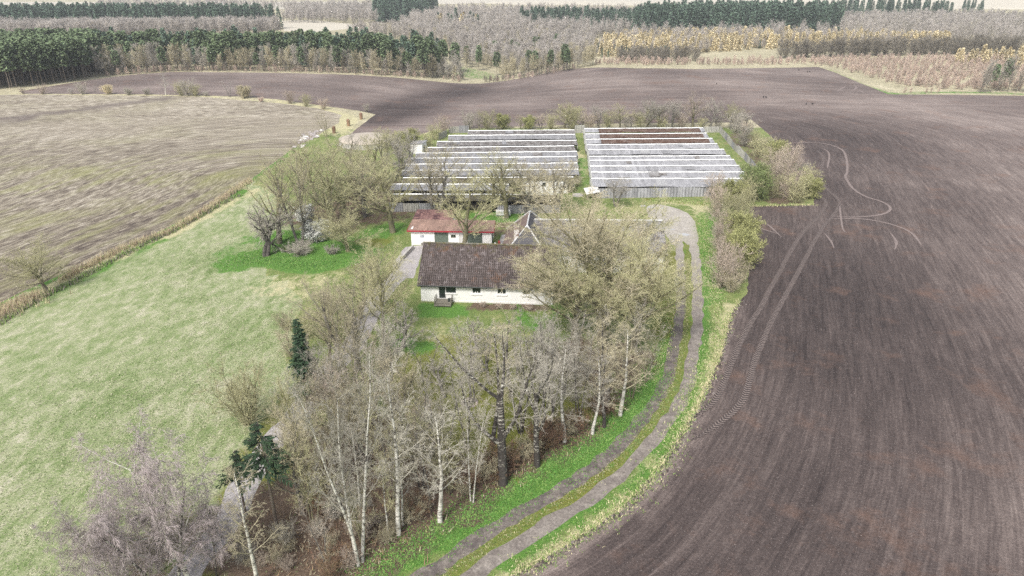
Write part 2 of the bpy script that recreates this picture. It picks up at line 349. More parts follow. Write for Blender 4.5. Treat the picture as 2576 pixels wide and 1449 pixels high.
def build_ground():
    pts = []
    def lattice(x0, x1, y0, y1, st, hole=None):
        X, Y = np.meshgrid(np.arange(x0, x1, st), np.arange(y0, y1, st)); X = X.ravel(); Y = Y.ravel()
        if hole:
            m = ~((X > hole[0]) & (X < hole[1]) & (Y > hole[2]) & (Y < hole[3])); X, Y = X[m], Y[m]
        X = X + nrg.uniform(-.2, .2, len(X))*st; Y = Y + nrg.uniform(-.2, .2, len(Y))*st
        pts.extend(zip(X.tolist(), Y.tolist()))
    lattice(-60, 62, 18, 130, 1.8)
    lattice(-190, 200, 8, 345, 4.0, (-62, 64, 16, 132))
    lattice(-700, 900, -120, 1300, 22, (-195, 205, 3, 350))
    lattice(-7000, 7000, -1500, 9000, 240, (-720, 920, -140, 1320))
    verts = [Vector(p) for p in pts]; edges = []
    Z = [('gravel_track', laneL, 'mudlane'), ('gravel_track', laneR, 'gravel'), ('gravel_yard', yard, 'yard'), ('driveway', drive, 'drive'), ('farm_yard', fyard, 'drive'),
         ('ploughed_field', pl_poly, 'plough'), ('stubble_field', st_poly, 'stubble'), ('distant_field', STRIP, 'palefield'), ('distant_field', FIELD2, 'palefield'),
         ('distant_field', FIELD3, 'palefield'), ('distant_field', FIELD4, 'palefield')]
    for _, P, _m in Z:
        b = len(verts); verts += [Vector((p[0], p[1])) for p in P]; k = len(P); edges += [(b+i, b+(i+1) % k) for i in range(k)]
    vo, eo, fo, *_ = delaunay_2d_cdt(verts, edges, [], 0, 1e-4)
    V = np.array([(v.x, v.y) for v in vo]); F = np.array([f for f in fo if len(f) == 3])
    a, b, c = V[F[:, 0]], V[F[:, 1]], V[F[:, 2]]
    area = (b[:, 0]-a[:, 0])*(c[:, 1]-a[:, 1])-(b[:, 1]-a[:, 1])*(c[:, 0]-a[:, 0])
    F[area < 0] = F[area < 0][:, ::-1]; F = F[np.abs(area) > 1e-7]
    cx = V[F].mean(1); x, y = cx[:, 0], cx[:, 1]
    zid = np.full(len(F), -1)
    for i in range(len(Z)-1, -1, -1): zid[inside(Z[i][1], x, y)] = i
    # remaining: meadow / lawn / far
    med = W([(640,400),(640,470),(690,470),(770,540),(740,600),(620,650),(700,700),(760,760),(720,900),(800,960),(700,1080),(600,1200),(520,1330),(400,1449),(350,1600),(-1500,1600),(-1500,700)])
    rest = zid == -1; inm = inside(med, x, y); far = y > 172
    names = [(z[0], z[2]) for z in Z]; extra = [('meadow', 'meadow'), ('grassland', 'lawn'), ('far_land', 'farland')]
    zid[rest] = len(Z)+1; zid[rest & inm] = len(Z); zid[rest & far] = len(Z)+2
    names += extra
    vx, vy = V[:, 0], V[:, 1]; hz = hgt(vx, vy)
    # vertex masks
    A = {k: np.zeros(len(V)) for k in ('row', 'rowmix', 'dry', 'green', 'moss', 'litter')}
    def stroke(k, P, w, s=1.0, soft=1.0, pic=True):
        P = W(P) if pic else P
        if len(P) == 1: P = [P[0], P[0]+Vector((0.01, 0, 0))]
        d = dist(P, vx, vy); A[k] = np.maximum(A[k], s*np.clip((w-d)/soft+0.5, 0, 1))
    edge = smooth(W([(1050,1560),(1290,1449),(1530,1300),(1700,1110),(1785,960),(1835,800),(1862,650),(1885,500),(1893,420),(1880,330)]), 3.0)
    stub = smooth(W([(640,445),(560,500),(420,575),(300,625),(180,680),(100,715),(0,760),(-150,830),(-900,1300)]), 3.0)
    ispl = np.zeros(len(V), bool); ispl[F[zid == 5].ravel()] = True; isst = np.zeros(len(V), bool); isst[F[zid == 6].ravel()] = True
    A['row'][ispl] = dist(edge, vx[ispl], vy[ispl]); A['row'][isst] = dist(stub, vx[isst], vy[isst])
    A['rowmix'] = np.where(isst, np.clip((vy-172-0.1*(vx+60))/22, 0, 1), np.clip((vy-190-0.12*(vx-60))/6, 0, 1))
    A['rowmix'] = np.where(ispl & (vx < 50), np.maximum(A['rowmix'], np.clip((vy-150)/8, 0, 1)), A['rowmix'])
    A['green'][isst] = np.clip((175-vy[isst])/50, 0.25, 1); A['dry'][isst] = np.clip((dist(stub, vx[isst], vy[isst])-9)/14, -0.9, 0.3)+np.clip((vy[isst]-150)/60, 0, .2)
    # sunlit streaks painted into the crests of the ploughed land and pale right-hand part
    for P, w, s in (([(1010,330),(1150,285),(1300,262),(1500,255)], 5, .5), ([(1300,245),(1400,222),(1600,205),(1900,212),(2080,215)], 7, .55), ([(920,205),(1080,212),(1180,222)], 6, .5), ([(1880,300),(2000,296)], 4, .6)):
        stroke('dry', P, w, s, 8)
    pl = np.where(ispl, 0.72*np.clip((dist(edge, vx, vy)-4)/38, 0, 1)-.18, 0); A['dry'] = np.where(A['dry'] > 0.05, np.maximum(A['dry'], pl), np.where(ispl, pl, A['dry']))  # soil paler away from the track-side edge, darker next to it
    dark_line = W([(950,300),(1040,262),(1130,235),(1200,215)]); d = dist(dark_line, vx, vy); A['dry'] = np.where(ispl, A['dry']-0.8*np.exp(-(d/9)**2), A['dry'])  # valley shade painted as a lane of darker soil
    dark_line = W([(1895,300),(1935,420),(1950,640),(1930,740),(1880,850)]); d = dist(dark_line, vx, vy); A['dry'] = np.where(ispl, A['dry']-0.4*np.exp(-(d/6)**2), A['dry'])  # soil darkened along the hedge side of the field
    # bright nettle / lush strips
    stroke('green', [(900,1462),(980,1410),(1100,1345),(1250,1262),(1400,1172),(1480,1122),(1550,1070),(1610,1000),(1650,940)], 1.7, 1, .8)
    stroke('green', [(1270,1420),(1420,1325),(1600,1222),(1690,1095),(1735,980),(1762,870),(1771,770),(1775,640),(1766,560)], 0.75, .85, .9)
    stroke('green', [(1640,960),(1672,860)], 1.0, .7, 1)
    stroke('green', [(1780,540),(1782,650),(1790,750)], 1.2, .8, 1)
    stroke('green', [(1090,778),(1135,786)], 2.0, .9, 1); stroke('green', [(1010,862),(1060,876)], 1.6, .8, 1)
    stroke('green', [(1320,800),(1345,820)], 1.5, .6, 1); stroke('green', [(1395,770),(1420,790)], 1.5, .6, 1)
    stroke('green', [(600,662),(650,645),(720,655),(790,668),(850,655),(900,635)], 3.0, 1, 1.5); stroke('green', [(700,598),(760,600),(830,610)], 3.5, .8, 2)
    stroke('green', [(560,640),(630,600)], 2.0, .5, 2); stroke('green', [(950,585),(985,575)], 3, .75, 2); stroke('green', [(1220,545),(1290,545)], 3.0, .8, 1.5)
    stroke('green', [(575,492),(600,485)], 2.0, .9, 1.5); stroke('green', [(420,600),(350,632),(180,715),(90,760)], 0.9, .65, 1.2)
    stroke('green', [(1180,180),(1200,190)], 12, .42, 8)
    stroke('green', [(2070,175),(2160,212),(2230,236),(2400,232),(2576,236)], 2.5, .6, 3)
    stroke('green', [(1462,400),(1464,470)], 1.2, .6, 1)
    # moss
    stroke('moss', mid_line, 1.1, .52, .4, pic=False); stroke('green', mid_line, 1.0, .3, .4, pic=False)
    stroke('moss', [(1180,940),(1290,980),(1360,1040),(1320,1120)], 8, .9, 3); stroke('moss', [(1690,640),(1690,760),(1668,860)], 1.4, .8, 1)
    stroke('moss', [(900,660),(950,600),(985,570)], 2.5, .6, 2); stroke('moss', [(740,1010),(700,1130),(620,1260),(560,1400)], 2.4, .7, 1.0)
    stroke('moss', [(1640,500),(1700,505),(1760,510)], 1.5, .6, 1.5)
    stroke('dry', [(1280,1470),(1420,1372),(1600,1245),(1695,1095),(1772,930),(1815,830),(1840,770)], 1.15, .75, 1.2)
    stroke('dry', [(1700,508),(1750,512),(1768,545)], 1.6, .8, 1.5); stroke('dry', [(1461,380),(1465,440)], 1.5, .7, 1.5)
    stroke('dry', [(1110,850),(1130,880)], 2.0, .6, 2); stroke('dry', [(640,480),(560,515),(440,585),(300,640),(150,715),(0,790)], 1.4, .9, 1.5)
    stroke('dry', [(700,258),(800,270),(880,300),(840,335)], 3.0, .7, 3); stroke('dry', [(700,720),(760,730),(800,700)], 3.5, .45, 3)
    # leaf litter under the wood
    stroke('litter', [(700,1330),(850,1390),(960,1380),(1060,1310),(1000,1180),(880,1130)], 5.0, .85, 2)
    stroke('litter', [(1100,1290),(1200,1230),(1290,1190),(1400,1125),(1470,1085)], 1.6, .8, 1.0)
    stroke('litter', [(1480,900),(1580,930),(1600,990)], 5, .6, 3); stroke('litter', [(850,540),(950,520),(1000,480)], 9, .6, 5)
    stroke('litter', [(1190,768),(1370,778)], 0.7, .9, .5); stroke('litter', [(430,1350),(380,1449)], 3, .5, 2)
    stroke('litter', [(1120,560),(1240,580),(1290,570)], 3, .5, 2)
    stroke('litter', [(1860,340),(1990,450),(1960,500)], 4, .6, 2)
    isgr = np.zeros(len(V), bool); isgr[F[(zid == 0)].ravel()] = True
    md = dist(mid_line, vx, vy) < 2.2; A['litter'] = np.where(md, 0, A['litter'])
    stt = np.zeros(len(V)); 
    for P in ([(0,300),(150,282),(330,258),(420,248)], [(-100,330),(60,300)]): stt = np.maximum(stt, np.clip((2.5-dist(W(P), vx, vy))/2+.5, 0, 1))
    A['litter'] = np.where(isst, stt, A['litter'])
    groups = {}
    for i, nm in enumerate(names): groups.setdefault(nm, []).append(i)
    # 240 m far lattice stays smooth; every zone becomes its own sheet of one seamless terrain
    for (nm, mt), ids in groups.items():
        m = np.isin(zid, ids); ff = F[m]
        if not len(ff): continue
        u, inv = np.unique(ff, return_inverse=True); VV = np.column_stack([V[u], hz[u]])
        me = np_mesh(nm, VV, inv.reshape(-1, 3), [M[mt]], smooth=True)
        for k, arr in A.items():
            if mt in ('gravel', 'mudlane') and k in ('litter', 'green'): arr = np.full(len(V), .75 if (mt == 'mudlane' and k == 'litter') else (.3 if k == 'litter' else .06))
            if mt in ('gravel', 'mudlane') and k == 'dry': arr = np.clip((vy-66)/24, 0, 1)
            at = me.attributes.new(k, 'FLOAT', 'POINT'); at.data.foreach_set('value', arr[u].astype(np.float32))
        tag(link(nm, me), kind='structure')
build_ground()
print('ground', time.time()-T0)
# ================================================================== buildings
n = NT('whitewashed_wall'); o = n.obj(); s = n.sep(o); f = n.noise(n.scale(o, (1, 1, .35)), 1.3, 5, .75)
low = n.math('MULTIPLY', n.mapr(s[2], 0.9, 0.0), n.mapr(f, .35, .65)); c = n.mix(n.math('MULTIPLY', low, .55), (.80, .79, .77), (.52, .51, .44)); c = n.mul(c, n.mapr(f, .3, .7, .9, 1.04)); M['white'] = n.done(c, .85)
M['dirtywhite'] = simple('weathered_white_board', (0.66, 0.65, 0.62), 0.18, 2.0, 0.7)
M['ridgewhite'] = simple('pale_ridge_metal', (0.84, 0.84, 0.82), 0.08, 1.0, 0.5)
M['greendoor'] = simple('grey_green_boards', (0.125, 0.155, 0.125), 0.15, 3.0, 0.6)
M['redtrim'] = simple('red_trim', (0.33, 0.03, 0.045), 0.1, 3.0, 0.6)
M['darkframe'] = simple('dark_window_frame', (0.055, 0.065, 0.06), 0.1, 3.0, 0.4)
M['wood'] = simple('weathered_grey_wood', (0.20, 0.185, 0.15), 0.3, 6.0, 0.9)
M['darkwood'] = simple('dark_timber', (0.035, 0.03, 0.027), 0.3, 4.0, 0.9)
M['slate'] = simple('dark_felt_roof', (0.085, 0.083, 0.09), 0.22, 0.9, 0.85)
M['brownroof'] = simple('brown_felt_roof', (0.17, 0.125, 0.112), 0.2, 0.7, 0.85)
M['flash'] = simple('pale_flashing', (0.52, 0.52, 0.52), 0.15, 2.0, 0.5)
M['black'] = simple('black_iron', (0.02, 0.02, 0.02), 0.1, 3.0, 0.5)
M['concrete'] = simple('pale_concrete', (0.42, 0.40, 0.37), 0.2, 1.5, 0.9)
M['stone'] = simple('field_stone', (0.34, 0.31, 0.30), 0.4, 2.0, 0.9)
M['terracotta'] = simple('red_plastic', (0.30, 0.05, 0.04), 0.1, 3.0, 0.5)
def glass(name, c=(0.02, 0.028, 0.026)):
    n = NT(name); n.b.inputs['Specular IOR Level'].default_value = 0.6
    return n.done(c, 0.06)
M['glass'] = glass('dark_window_glass'); M['bluepane'] = glass('bluish_window_glass', (0.22, 0.25, 0.32))

def mat_tiles():
    n = NT('mossy_clay_tiles'); o = n.obj(); s = n.sep(o)
    cell = n.vor(n.scale(o, (4.35, 2.6, 2.6)), 1.0, 'Color', 0.5); cs = n.sep(cell)
    c = n.ramp(cs[0], [(0, (0.075, 0.060, 0.056)), (0.5, (0.098, 0.079, 0.074)), (0.85, (0.13, 0.106, 0.102)), (1, (0.18, 0.155, 0.152))])
    rust = n.ramp(n.noise(o, 0.55, 6, 0.75), [(0.55, 0.0), (0.68, 0.8)])
    c = n.mix(rust, c, (0.17, 0.085, 0.045))
    moss = n.ramp(n.math('ADD', n.noise(o, 1.3, 6, 0.8), n.math('MULTIPLY', n.mapr(s[2], 4.4, 5.3), 0.16)), [(0.63, 0.0), (0.72, 0.85)])
    c = n.mix(moss, c, (0.085, 0.075, 0.035))
    c = n.mix(n.ramp(n.noise(o, 9, 3, 0.8), [(0.58, 0.0), (0.66, 0.4)]), c, (0.32, 0.28, 0.28))
    c = n.mul(c, n.mapr(n.noise(o, 9, 3), 0.3, 0.7, 0.75, 1.25)); return n.done(c, 0.9)
M['tiles'] = mat_tiles()
def mat_sheet(name, base, kind):
    n = NT(name); o = n.obj(); s = n.sep(o)
    st = n.noise(n.scale(o, (1.6, 0.25, 0.25)), 1.0, 4, 0.7); f = n.noise(o, 1.4, 6, 0.75)
    c = n.mul(base, n.mapr(st, 0.3, 0.7, 0.66, 1.26)); c = n.mul(c, n.mapr(f, 0.3, 0.7, 0.82, 1.15))
    if kind == 'moss':
        c = n.mix(n.ramp(f, [(0.40, 0.0), (0.56, 0.85)]), c, (0.115, 0.10, 0.028)); c = n.mix(n.ramp(n.noise(o, 0.8, 5, .8), [(0.5, 0.0), (0.62, 0.8)]), c, (0.05, 0.042, 0.038))
    if kind == 'rust':
        c = n.mix(n.ramp(n.noise(n.scale(o, (1.0, 1.8, 1)), 0.9, 5, .75), [(0.44, 0.0), (0.55, 0.9)]), c, (0.085, 0.045, 0.03)); c = n.mix(n.ramp(n.noise(o, 2.2, 4, .8), [(0.58, 0.0), (0.66, 0.9)]), c, (0.30, 0.29, 0.28))
    if kind == 'dirty':
        c = n.mix(n.ramp(n.noise(n.scale(o, (1.0, 1.8, 1)), 1.1, 6, .8), [(0.47, 0.0), (0.58, 0.85)]), c, (0.075, 0.06, 0.052))
    if kind == 'redmoss':
        c = n.mix(n.ramp(n.noise(o, 0.6, 6, .8), [(0.48, 0.0), (0.56, 0.85)]), c, (0.075, 0.035, 0.04))
    n.bump(f, 0.3, 0.02)
    return n.done(c, 0.75)
M['sheet'] = mat_sheet('grey_fibre_cement', (0.27, 0.27, 0.28), 'plain')
M['sheetlight'] = mat_sheet('pale_fibre_cement', (0.33, 0.33, 0.345), 'plain')
M['sheetmoss'] = mat_sheet('mossy_fibre_cement', (0.20, 0.19, 0.17), 'moss')
M['sheetrust'] = mat_sheet('rusted_sheet', (0.17, 0.12, 0.10), 'rust')
M['sheetdirty'] = mat_sheet('stained_fibre_cement', (0.26, 0.25, 0.245), 'dirty')
M['redsheet'] = mat_sheet('faded_red_sheet', (0.31, 0.205, 0.165), 'plain'); M['redmoss'] = mat_sheet('mossy_red_sheet', (0.26, 0.15, 0.135), 'redmoss')
M['fence'] = mat_sheet('weathered_corrugated_sheet', (0.36, 0.35, 0.32), 'plain')
M['tilesgrey'] = mat_sheet('lichen_grey_tiles', (0.25, 0.24, 0.24), 'dirty')

def corrug(A, B, C, D, period=0.18, amp=0.045, ny=1, step=0.0):
    """corrugated sheet over the quad A-B (top edge) D-C (bottom edge); ribs run top to bottom. -> V, F"""
    A, B, C, D = map(Vector, (A, B, C, D)); n = (B-A).cross(D-A).normalized(); n = n if n.z >= 0 else -n
    k = max(2, int((B-A).length/period)) * 4; V = []; F = []
    for j in range(ny):
        t0, t1 = j/ny, (j+1)/ny
        for t, off in ((t0, 0.0), (t1, step)):
            for i in range(k+1):
                u = i/k; a = A.lerp(B, u); d = D.lerp(C, u)
                V.append(a.lerp(d, t)+n*(amp*math.sin(2*math.pi*i/4+0.4)+off))
        b = j*2*(k+1); F += [(b+i, b+k+1+i, b+k+2+i, b+i+1) for i in range(k)]
        if step and j < ny-1: F += [(b+k+1+i, b+2*(k+1)+i, b+2*(k+1)+i+1, b+k+2+i) for i in range(k)]
    return V, F
def corr_obj(name, mat, parent, quads, **kw):
    m = MB()
    for q in quads: m.add(*corrug(*q, **kw))
    o = m.build(name, mat, parent)
    if name == 'roof' and kw.get('period') == .17:
        ph = rng.uniform(0, 6); am = rng.uniform(.02, .06)
        for v in o.data.vertices: v.co.z += am*math.sin(v.co.x*.55+ph)+am*.5*math.sin(v.co.x*1.7+ph*2)
    so = o.modifiers.new('thickness', 'SOLIDIFY'); so.thickness = 0.02; so.offset = -1
    return o

def wall(mb, x0, x1, z0, z1, y, holes, th=0.3, m=0):
    """wall along x facing -y with window holes (x0,x1,z0,z1)"""
    xs = sorted({x0, x1, *[h[0] for h in holes], *[h[1] for h in holes]})
    for a, b in zip(xs[:-1], xs[1:]):
        hs = sorted([h for h in holes if h[0] <= a+1e-6 and h[1] >= b-1e-6], key=lambda h: h[2]); z = z0
        for h in hs:
            if h[2] > z+1e-4: mb.box(a, b, y, y+th, z, h[2], m)
            z = h[3]
        if z1 > z+1e-4: mb.box(a, b, y, y+th, z, z1, m)
def window(parent, x0, x1, z0, z1, y, mull=(), fm='white', gm='glass', sill=True, name='window'):
    f = MB(); w = 0.07
    f.box(x0, x0+w, y+.04, y+.12, z0, z1); f.box(x1-w, x1, y+.04, y+.12, z0, z1); f.box(x0+w, x1-w, y+.04, y+.12, z0, z0+w); f.box(x0+w, x1-w, y+.04, y+.12, z1-w, z1)
    for u in mull: f.box(x0+(x1-x0)*u-.03, x0+(x1-x0)*u+.03, y+.045, y+.115, z0+w, z1-w)
    fr = f.build(name, M[fm], parent); p = MB(); p.box(x0+w-.01, x1-w+.01, y+.07, y+.09, z0+w-.01, z1-w+.01); p.build('pane', M[gm], fr)
    if sill: s = MB(); s.box(x0-.1, x1+.1, y-.10, y+.035, z0-.16, z0-.003); s.build('sill', M['white'], fr)
    return fr

# ---- farmhouse --------------------------------------------------------------
a0 = G(1060, 757); a1 = G(1384, 767)
hang = math.atan2(a1.y-a0.y, a1.x-a0.x); HL = (a1-a0).length + 0.3; HW = 9.3; HE = 2.25; HR = 5.35
house = empty('farmhouse', (a0.x, a0.y, 0), hang, label='long white farmhouse under a steep dark mossy tiled roof', cat='house')
w = MB(); holes = [(2.10, 4.10, 1.15, 2.12), (2.12, 2.88, .42, 1.15), (5.95, 7.0, 1.15, 2.12), (8.85, 9.9, 1.15, 2.12), (11.75, 12.65, 1.15, 2.12)]
holes = [(2.12, 2.88, .42, 2.12), (2.94, 4.10, 1.15, 2.12)] + holes[2:]
wall(w, 0, HL, -.3, HE, 0, holes); w.box(0, HL, HW-.3, HW, -.3, HE); w.box(0, .3, .3, HW-.3, -.3, HE); w.box(HL-.3, HL, .3, HW-.3, -.3, HE)
for x in (0.003, HL-.297):
    w.add([(x, 0, HE), (x+.3, 0, HE), (x+.3, HW, HE), (x, HW, HE), (x, HW/2, HR-.05), (x+.3, HW/2, HR-.05)], [(0, 4, 3), (1, 2, 5), (0, 1, 5, 4), (3, 4, 5, 2)])
w.build('wall', M['white'], house)
pl = MB(); pl.box(.02, 2.0, -.05, -.003, -.3, .22); pl.box(3.1, HL-.02, -.05, -.003, -.3, .22); pl.build('plinth', M['white'], house)
ins = MB(); ins.box(.35, HL-.35, 1.2, 1.3, 0, HE-.02); ins.build('interior_wall', M['darkwood'], house)
rf = MB(); OV = 0.45; sl = (HR-HE)/(HW/2)
def slopepoint(y): return HE + .12 + (y if y <= HW/2 else HW-y)*sl
for y0, sgn in ((-OV, 1), (HW+OV, -1)):
    z0 = HE+.12-OV*sl; zr = HR+.12
    rf.add(*corrug((-.35, HW/2, zr), (HL+.35, HW/2, zr), (HL+.35, y0, z0), (-.35, y0, z0), period=.235, amp=.05, ny=17, step=-.05))
rf.build('roof', M['tiles'], house)
rb = MB(); rb.prism([(-.3, HW/2, HR+.02), (-.3, -.4, HE-.2), (HL+.3, -.4, HE-.2), (HL+.3, HW/2, HR+.02)], -.08); rb.prism([(-.3, HW/2, HR+.02), (HL+.3, HW/2, HR+.02), (HL+.3, HW+.4, HE-.2), (-.3, HW+.4, HE-.2)], -.08); rb.build('roof_boards', M['darkwood'], house)
rc = MB()
for i in range(44):
    x = -.35 + i*(HL+.7)/44; rc.rod((x, HW/2, HR+.13), (x+(HL+.7)/44*1.04, HW/2, HR+.12), .13, .11, 8)
rc.build('ridge_tiles', M['sheetmoss'], house)
gt = MB(); gt.rod((-.3, -.50, HE-.10), (HL+.3, -.50, HE-.13), .055); gt.build('gutter', M['darkframe'], house)
d = MB(); d.box(2.14, 2.86, .06, .12, .44, 2.10); d.build('door', M['darkframe'], house)
dg = MB(); dg.box(2.24, 2.76, .045, .058, .62, 2.0); dd = dg.build('door_pane', M['glass'], house)
window(house, 2.94, 4.10, 1.15, 2.12, 0, (), 'darkframe')
for h in holes[2:]: window(house, *h, 0, (), 'white')
for x in (6.35, 6.6, 9.25, 9.45):
    p = MB(); p.rod((x, .0, 1.155), (x, .0, 1.30), .05, .065, 10); p.rod((x, .0, 1.30), (x, .0, 1.40), .02, .05, 6)
    o = p.build('flower_pot', M['ridgewhite']); o.matrix_world = house.matrix_world
    o.location = (Matrix.Rotation(hang, 4, 'Z') @ Vector((x, .02, 1.155))) + house.location; o.rotation_euler = (0, 0, hang)
    for v in o.data.vertices: v.co -= Vector((x, 0, 1.155))
    k = 'left' if x in (6.35, 9.25) else 'right'; ww = 'middle' if x < 7 else 'third'
    tag(o, f'small white flower pot on the {ww} window sill of the farmhouse, {k} one', 'flower pot', 'pots on the farmhouse window sills')
def HP(x, y, z=0): return house.location + Matrix.Rotation(hang, 3, 'Z') @ Vector((x, y, z))
st = empty('garden_steps', HP(1.75, -1.35), hang, label='grey wooden steps with rails below the farmhouse glass door', cat='steps')
s = MB()
for i in range(9): s.box(0, 1.95, .12+i*.135, .12+i*.135+.12, .36, .40)
s.box(.05, 1.9, .15, 1.3, .05, .36, 0); s.build('landing', M['wood'], st)
s = MB(); s.box(.0, 1.95, -.2, .1, .18, .22); s.box(0.05, 1.9, .0, .09, 0, .18); s.build('tread', M['wood'], st)
for x in (.04, 1.9):
    s = MB()
    for y in (.15, .70, 1.25): s.rod((x, y, 0), (x, y, 1.0), .03)
    for z in (.65, 1.0): s.rod((x, .1, z-.0), (x, 1.3, z), .025)
    s.rod((x, -.2, .55), (x, .15, 1.0), .025); s.rod((x, -.2, 0), (x, -.2, .55), .025); s.build('railing', M['wood'], st)
pt = MB(); pt.rod((0, 0, 0), (0, 0, .36), .16, .20, 12); pt.rod((0, 0, .3), (0, 0, .37), .17, .17, 12); pt.build('dark_planter', M['darkframe']); o = bpy.data.objects['dark_planter']; o.location = HP(3.42, -.75, .40); tag(o, 'round dark planter standing on the wooden garden steps', 'planter')

# ---- garage ----------------------------------------------------------------
ga = empty('garage', (G(1038, 614).x-.1, 90.0, 0), R(-2.5), label='low white garage with red roof edge and green gates behind the farmhouse', cat='garage')
GLn = 11.3; GH = 2.15
w = MB(); gh = [(.0+2.2, 2.2+.75, 1.05, 1.6), (3.55, 5.45, 0, 2.0), (5.9, 6.55, 1.15, 1.65), (7.15, 8.2, 0, 1.95), (8.25, 10.25, 0, 1.98)]
gh = [(1.25, 1.9, 1.0, 1.55), (3.3, 5.25, 0, 1.95), (5.6, 6.3, 1.15, 1.65), (6.8, 7.9, 0, 1.9), (7.95, 10.0, 0, 1.92)]
wall(w, 0, GLn, -.3, GH, 0, gh, .25)
w.box(0, .25, .25, 7.3, -.3, GH+.2); w.box(GLn-.25, GLn, .25, 3.6, -.3, GH); w.box(5.2, 5.45, 3.6, 7.3, -.3, GH+.2); w.box(.25, 5.2, 7.3, 7.55, -.3, GH+.25); w.box(5.45, GLn-.25, 3.35, 3.6, -.3, GH)
w.build('wall', M['white'], ga)
for a, b, z in ((3.3, 5.25, 1.95), (7.95, 10.0, 1.92)):
    g = MB(); k = int((b-a)/.13)
    for i in range(k): g.box(a+(b-a)*i/k+.006, a+(b-a)*(i+1)/k-.006, .08, .12+.006*(i % 2), .03, z)
    g.build('gate', M['greendoor'], ga)
g = MB(); g.box(6.8, 7.9, .07, .11, .03, 1.9); g.build('door', M['dirtywhite'], ga)
g = MB(); g.box(GLn-.003, GLn+.05, .5, 2.0, .03, 1.95); g.build('side_door', M['greendoor'], ga)
window(ga, 1.25, 1.9, 1.0, 1.55, 0, (.33, .66), 'white', 'bluepane', False); window(ga, 5.6, 6.3, 1.15, 1.65, 0, (.5,), 'wood', 'glass', False)
ro = corr_obj('roof', M['redmoss'], ga, [((-.4, 7.9, GH+.55), (5.45, 7.9, GH+.55), (5.45, 3.9, GH+.35), (-.4, 3.9, GH+.35))], period=.2, amp=.02)
corr_obj('front_roof', M['redsheet'], ga, [((-.4, 3.9, GH+.352), (GLn+.3, 3.9, GH+.352), (GLn+.3, -.35, GH+.12), (-.4, -.35, GH+.12))], period=.2, amp=.02)
g = MB(); g.box(-.42, GLn+.32, -.40, -.36, GH-.05, GH+.15); g.box(-.46, -.42, -.4, 7.9, GH-.02, GH+.2); g.box(GLn+.32, GLn+.36, -.4, 3.9, GH-.05, GH+.18); g.build('fascia', M['redtrim'], ga)
tb = empty('garden_table', (-12.0, 88.6, 0), .2, label='weathered round garden table at the left end of the garage', cat='table')
s = MB(); s.rod((0, 0, .68), (0, 0, .74), .62, .62, 14); s.build('table_top', M['wood'], tb)
s = MB(); s.rod((0, 0, 0), (0, 0, .68), .12, .08); s.rod((0, 0, 0), (0, 0, .05), .35, .30, 10); s.build('pedestal', M['wood'], tb)
s = MB(); s.rod((0, 0, 0), (0, 0, .12), .2, .16, 9); s.rod((0, 0, .12), (0, 0, .16), .1, .12, 9); o = s.build('stone_bowl', M['stone']); o.location = (-11.95, 88.65, .743); tag(o, 'small grey stone bowl on the garden table', 'bowl')
s = MB(); s.rod((0, 0, 0), (0, 0, .5), .2, .2, 12); s.rod((0, 0, .5), (0, 0, .62), .2, .1, 12); s.rod((0, 0, .62), (0, 0, .72), .1, .12, 12); o = s.build('milk_can', M['ridgewhite'], loc=(-2.35, 88.9, 0)); tag(o, 'white milk can by the right corner of the garage', 'milk can')
s = MB(); s.rod((0, 0, 0), (0, 0, .7), .17, .17, 12); s.rod((0, 0, .7), (0, 0, .82), .17, .06, 12); s.rod((0, 0, .82), (0, 0, .9), .07, .07, 8); o = s.build('gas_bottle', M['terracotta'], loc=(-1.8, 89.6, 0)); tag(o, 'dark red gas bottle behind the white milk can', 'gas bottle')
s = MB(); s.box(-.1, .1, 0, 4.2, -.2, .45); s.box(-.13, .13, -.02, 4.22, .45, .52); o = s.build('garden_wall', M['concrete'], loc=(-14.6, 84.5, 0)); o.rotation_euler = (0, 0, R(-12)); tag(o, 'low mossy garden wall beside the yard left of the farmhouse', 'wall')

# ---- wing with hipped roof and chimney, and barn ------------------------------
wg = empty('hipped_outbuilding', (1.6, 77.6, 0), R(-5), label='outbuilding with brown and dark hipped roof and brick chimney', cat='outbuilding')
WX, WY, WE, WR = 3.4, 12.4, 2.3, 6.0      # half-width, length
w = MB(); w.box(-WX+.35, WX-.35, .35, WY-.35, -.3, WE); w.build('wall', M['white'], wg)
o_ = .0
A, B, C, D_ = (-WX, 0, WE), (WX, 0, WE), (WX, WY, WE), (-WX, WY, WE); S1, S2 = (0, 3.3, WR), (0, WY-3.3, WR)
def slope(name, mat, pts, th=-.12):
    m = MB(); m.prism(pts, th); return m.build(name, M[mat], wg)
slope('roof_slope', 'brownroof', [A, S1, S2, D_]); slope('roof_slope', 'slate', [A, B, S1]); slope('roof_slope', 'slate', [B, C, S2, S1]); slope('roof_slope', 'slate', [C, D_, S2])
m = MB()
for p, q in ((A, S1), (S1, S2), (D_, S2), (B, S1), (C, S2)): m.rod(Vector(p)+Vector((0, 0, .06)), Vector(q)+Vector((0, 0, .06)), .10, .10, 6)
m.build('ridge_cap', M['flash'], wg)
ch = MB(); ch.box(-1.55, -.95, 2.2, 2.8, 3.6, 6.3); ch.box(-1.62, -.88, 2.13, 2.87, 6.3, 6.42); c = ch.build('chimney', None or M['dirtywhite'], wg)
ch = MB(); ch.box(-1.42, -1.08, 2.33, 2.67, 6.42, 6.5); ch.build('flue', M['black'], c)
n = NT('patchy_brick_chimney'); o = n.obj(); f = n.ramp(n.noise(o, 2.5, 4, .8), [(.5, 0.0), (.56, 1.0)]); c.data.materials[0] = n.done(n.mix(f, (0.62, .58, .55), (0.17, .10, .09)), .9)
sk = MB(); sk.box(-2.9, -2.3, 8.0, 8.7, 3.05, 3.1); 

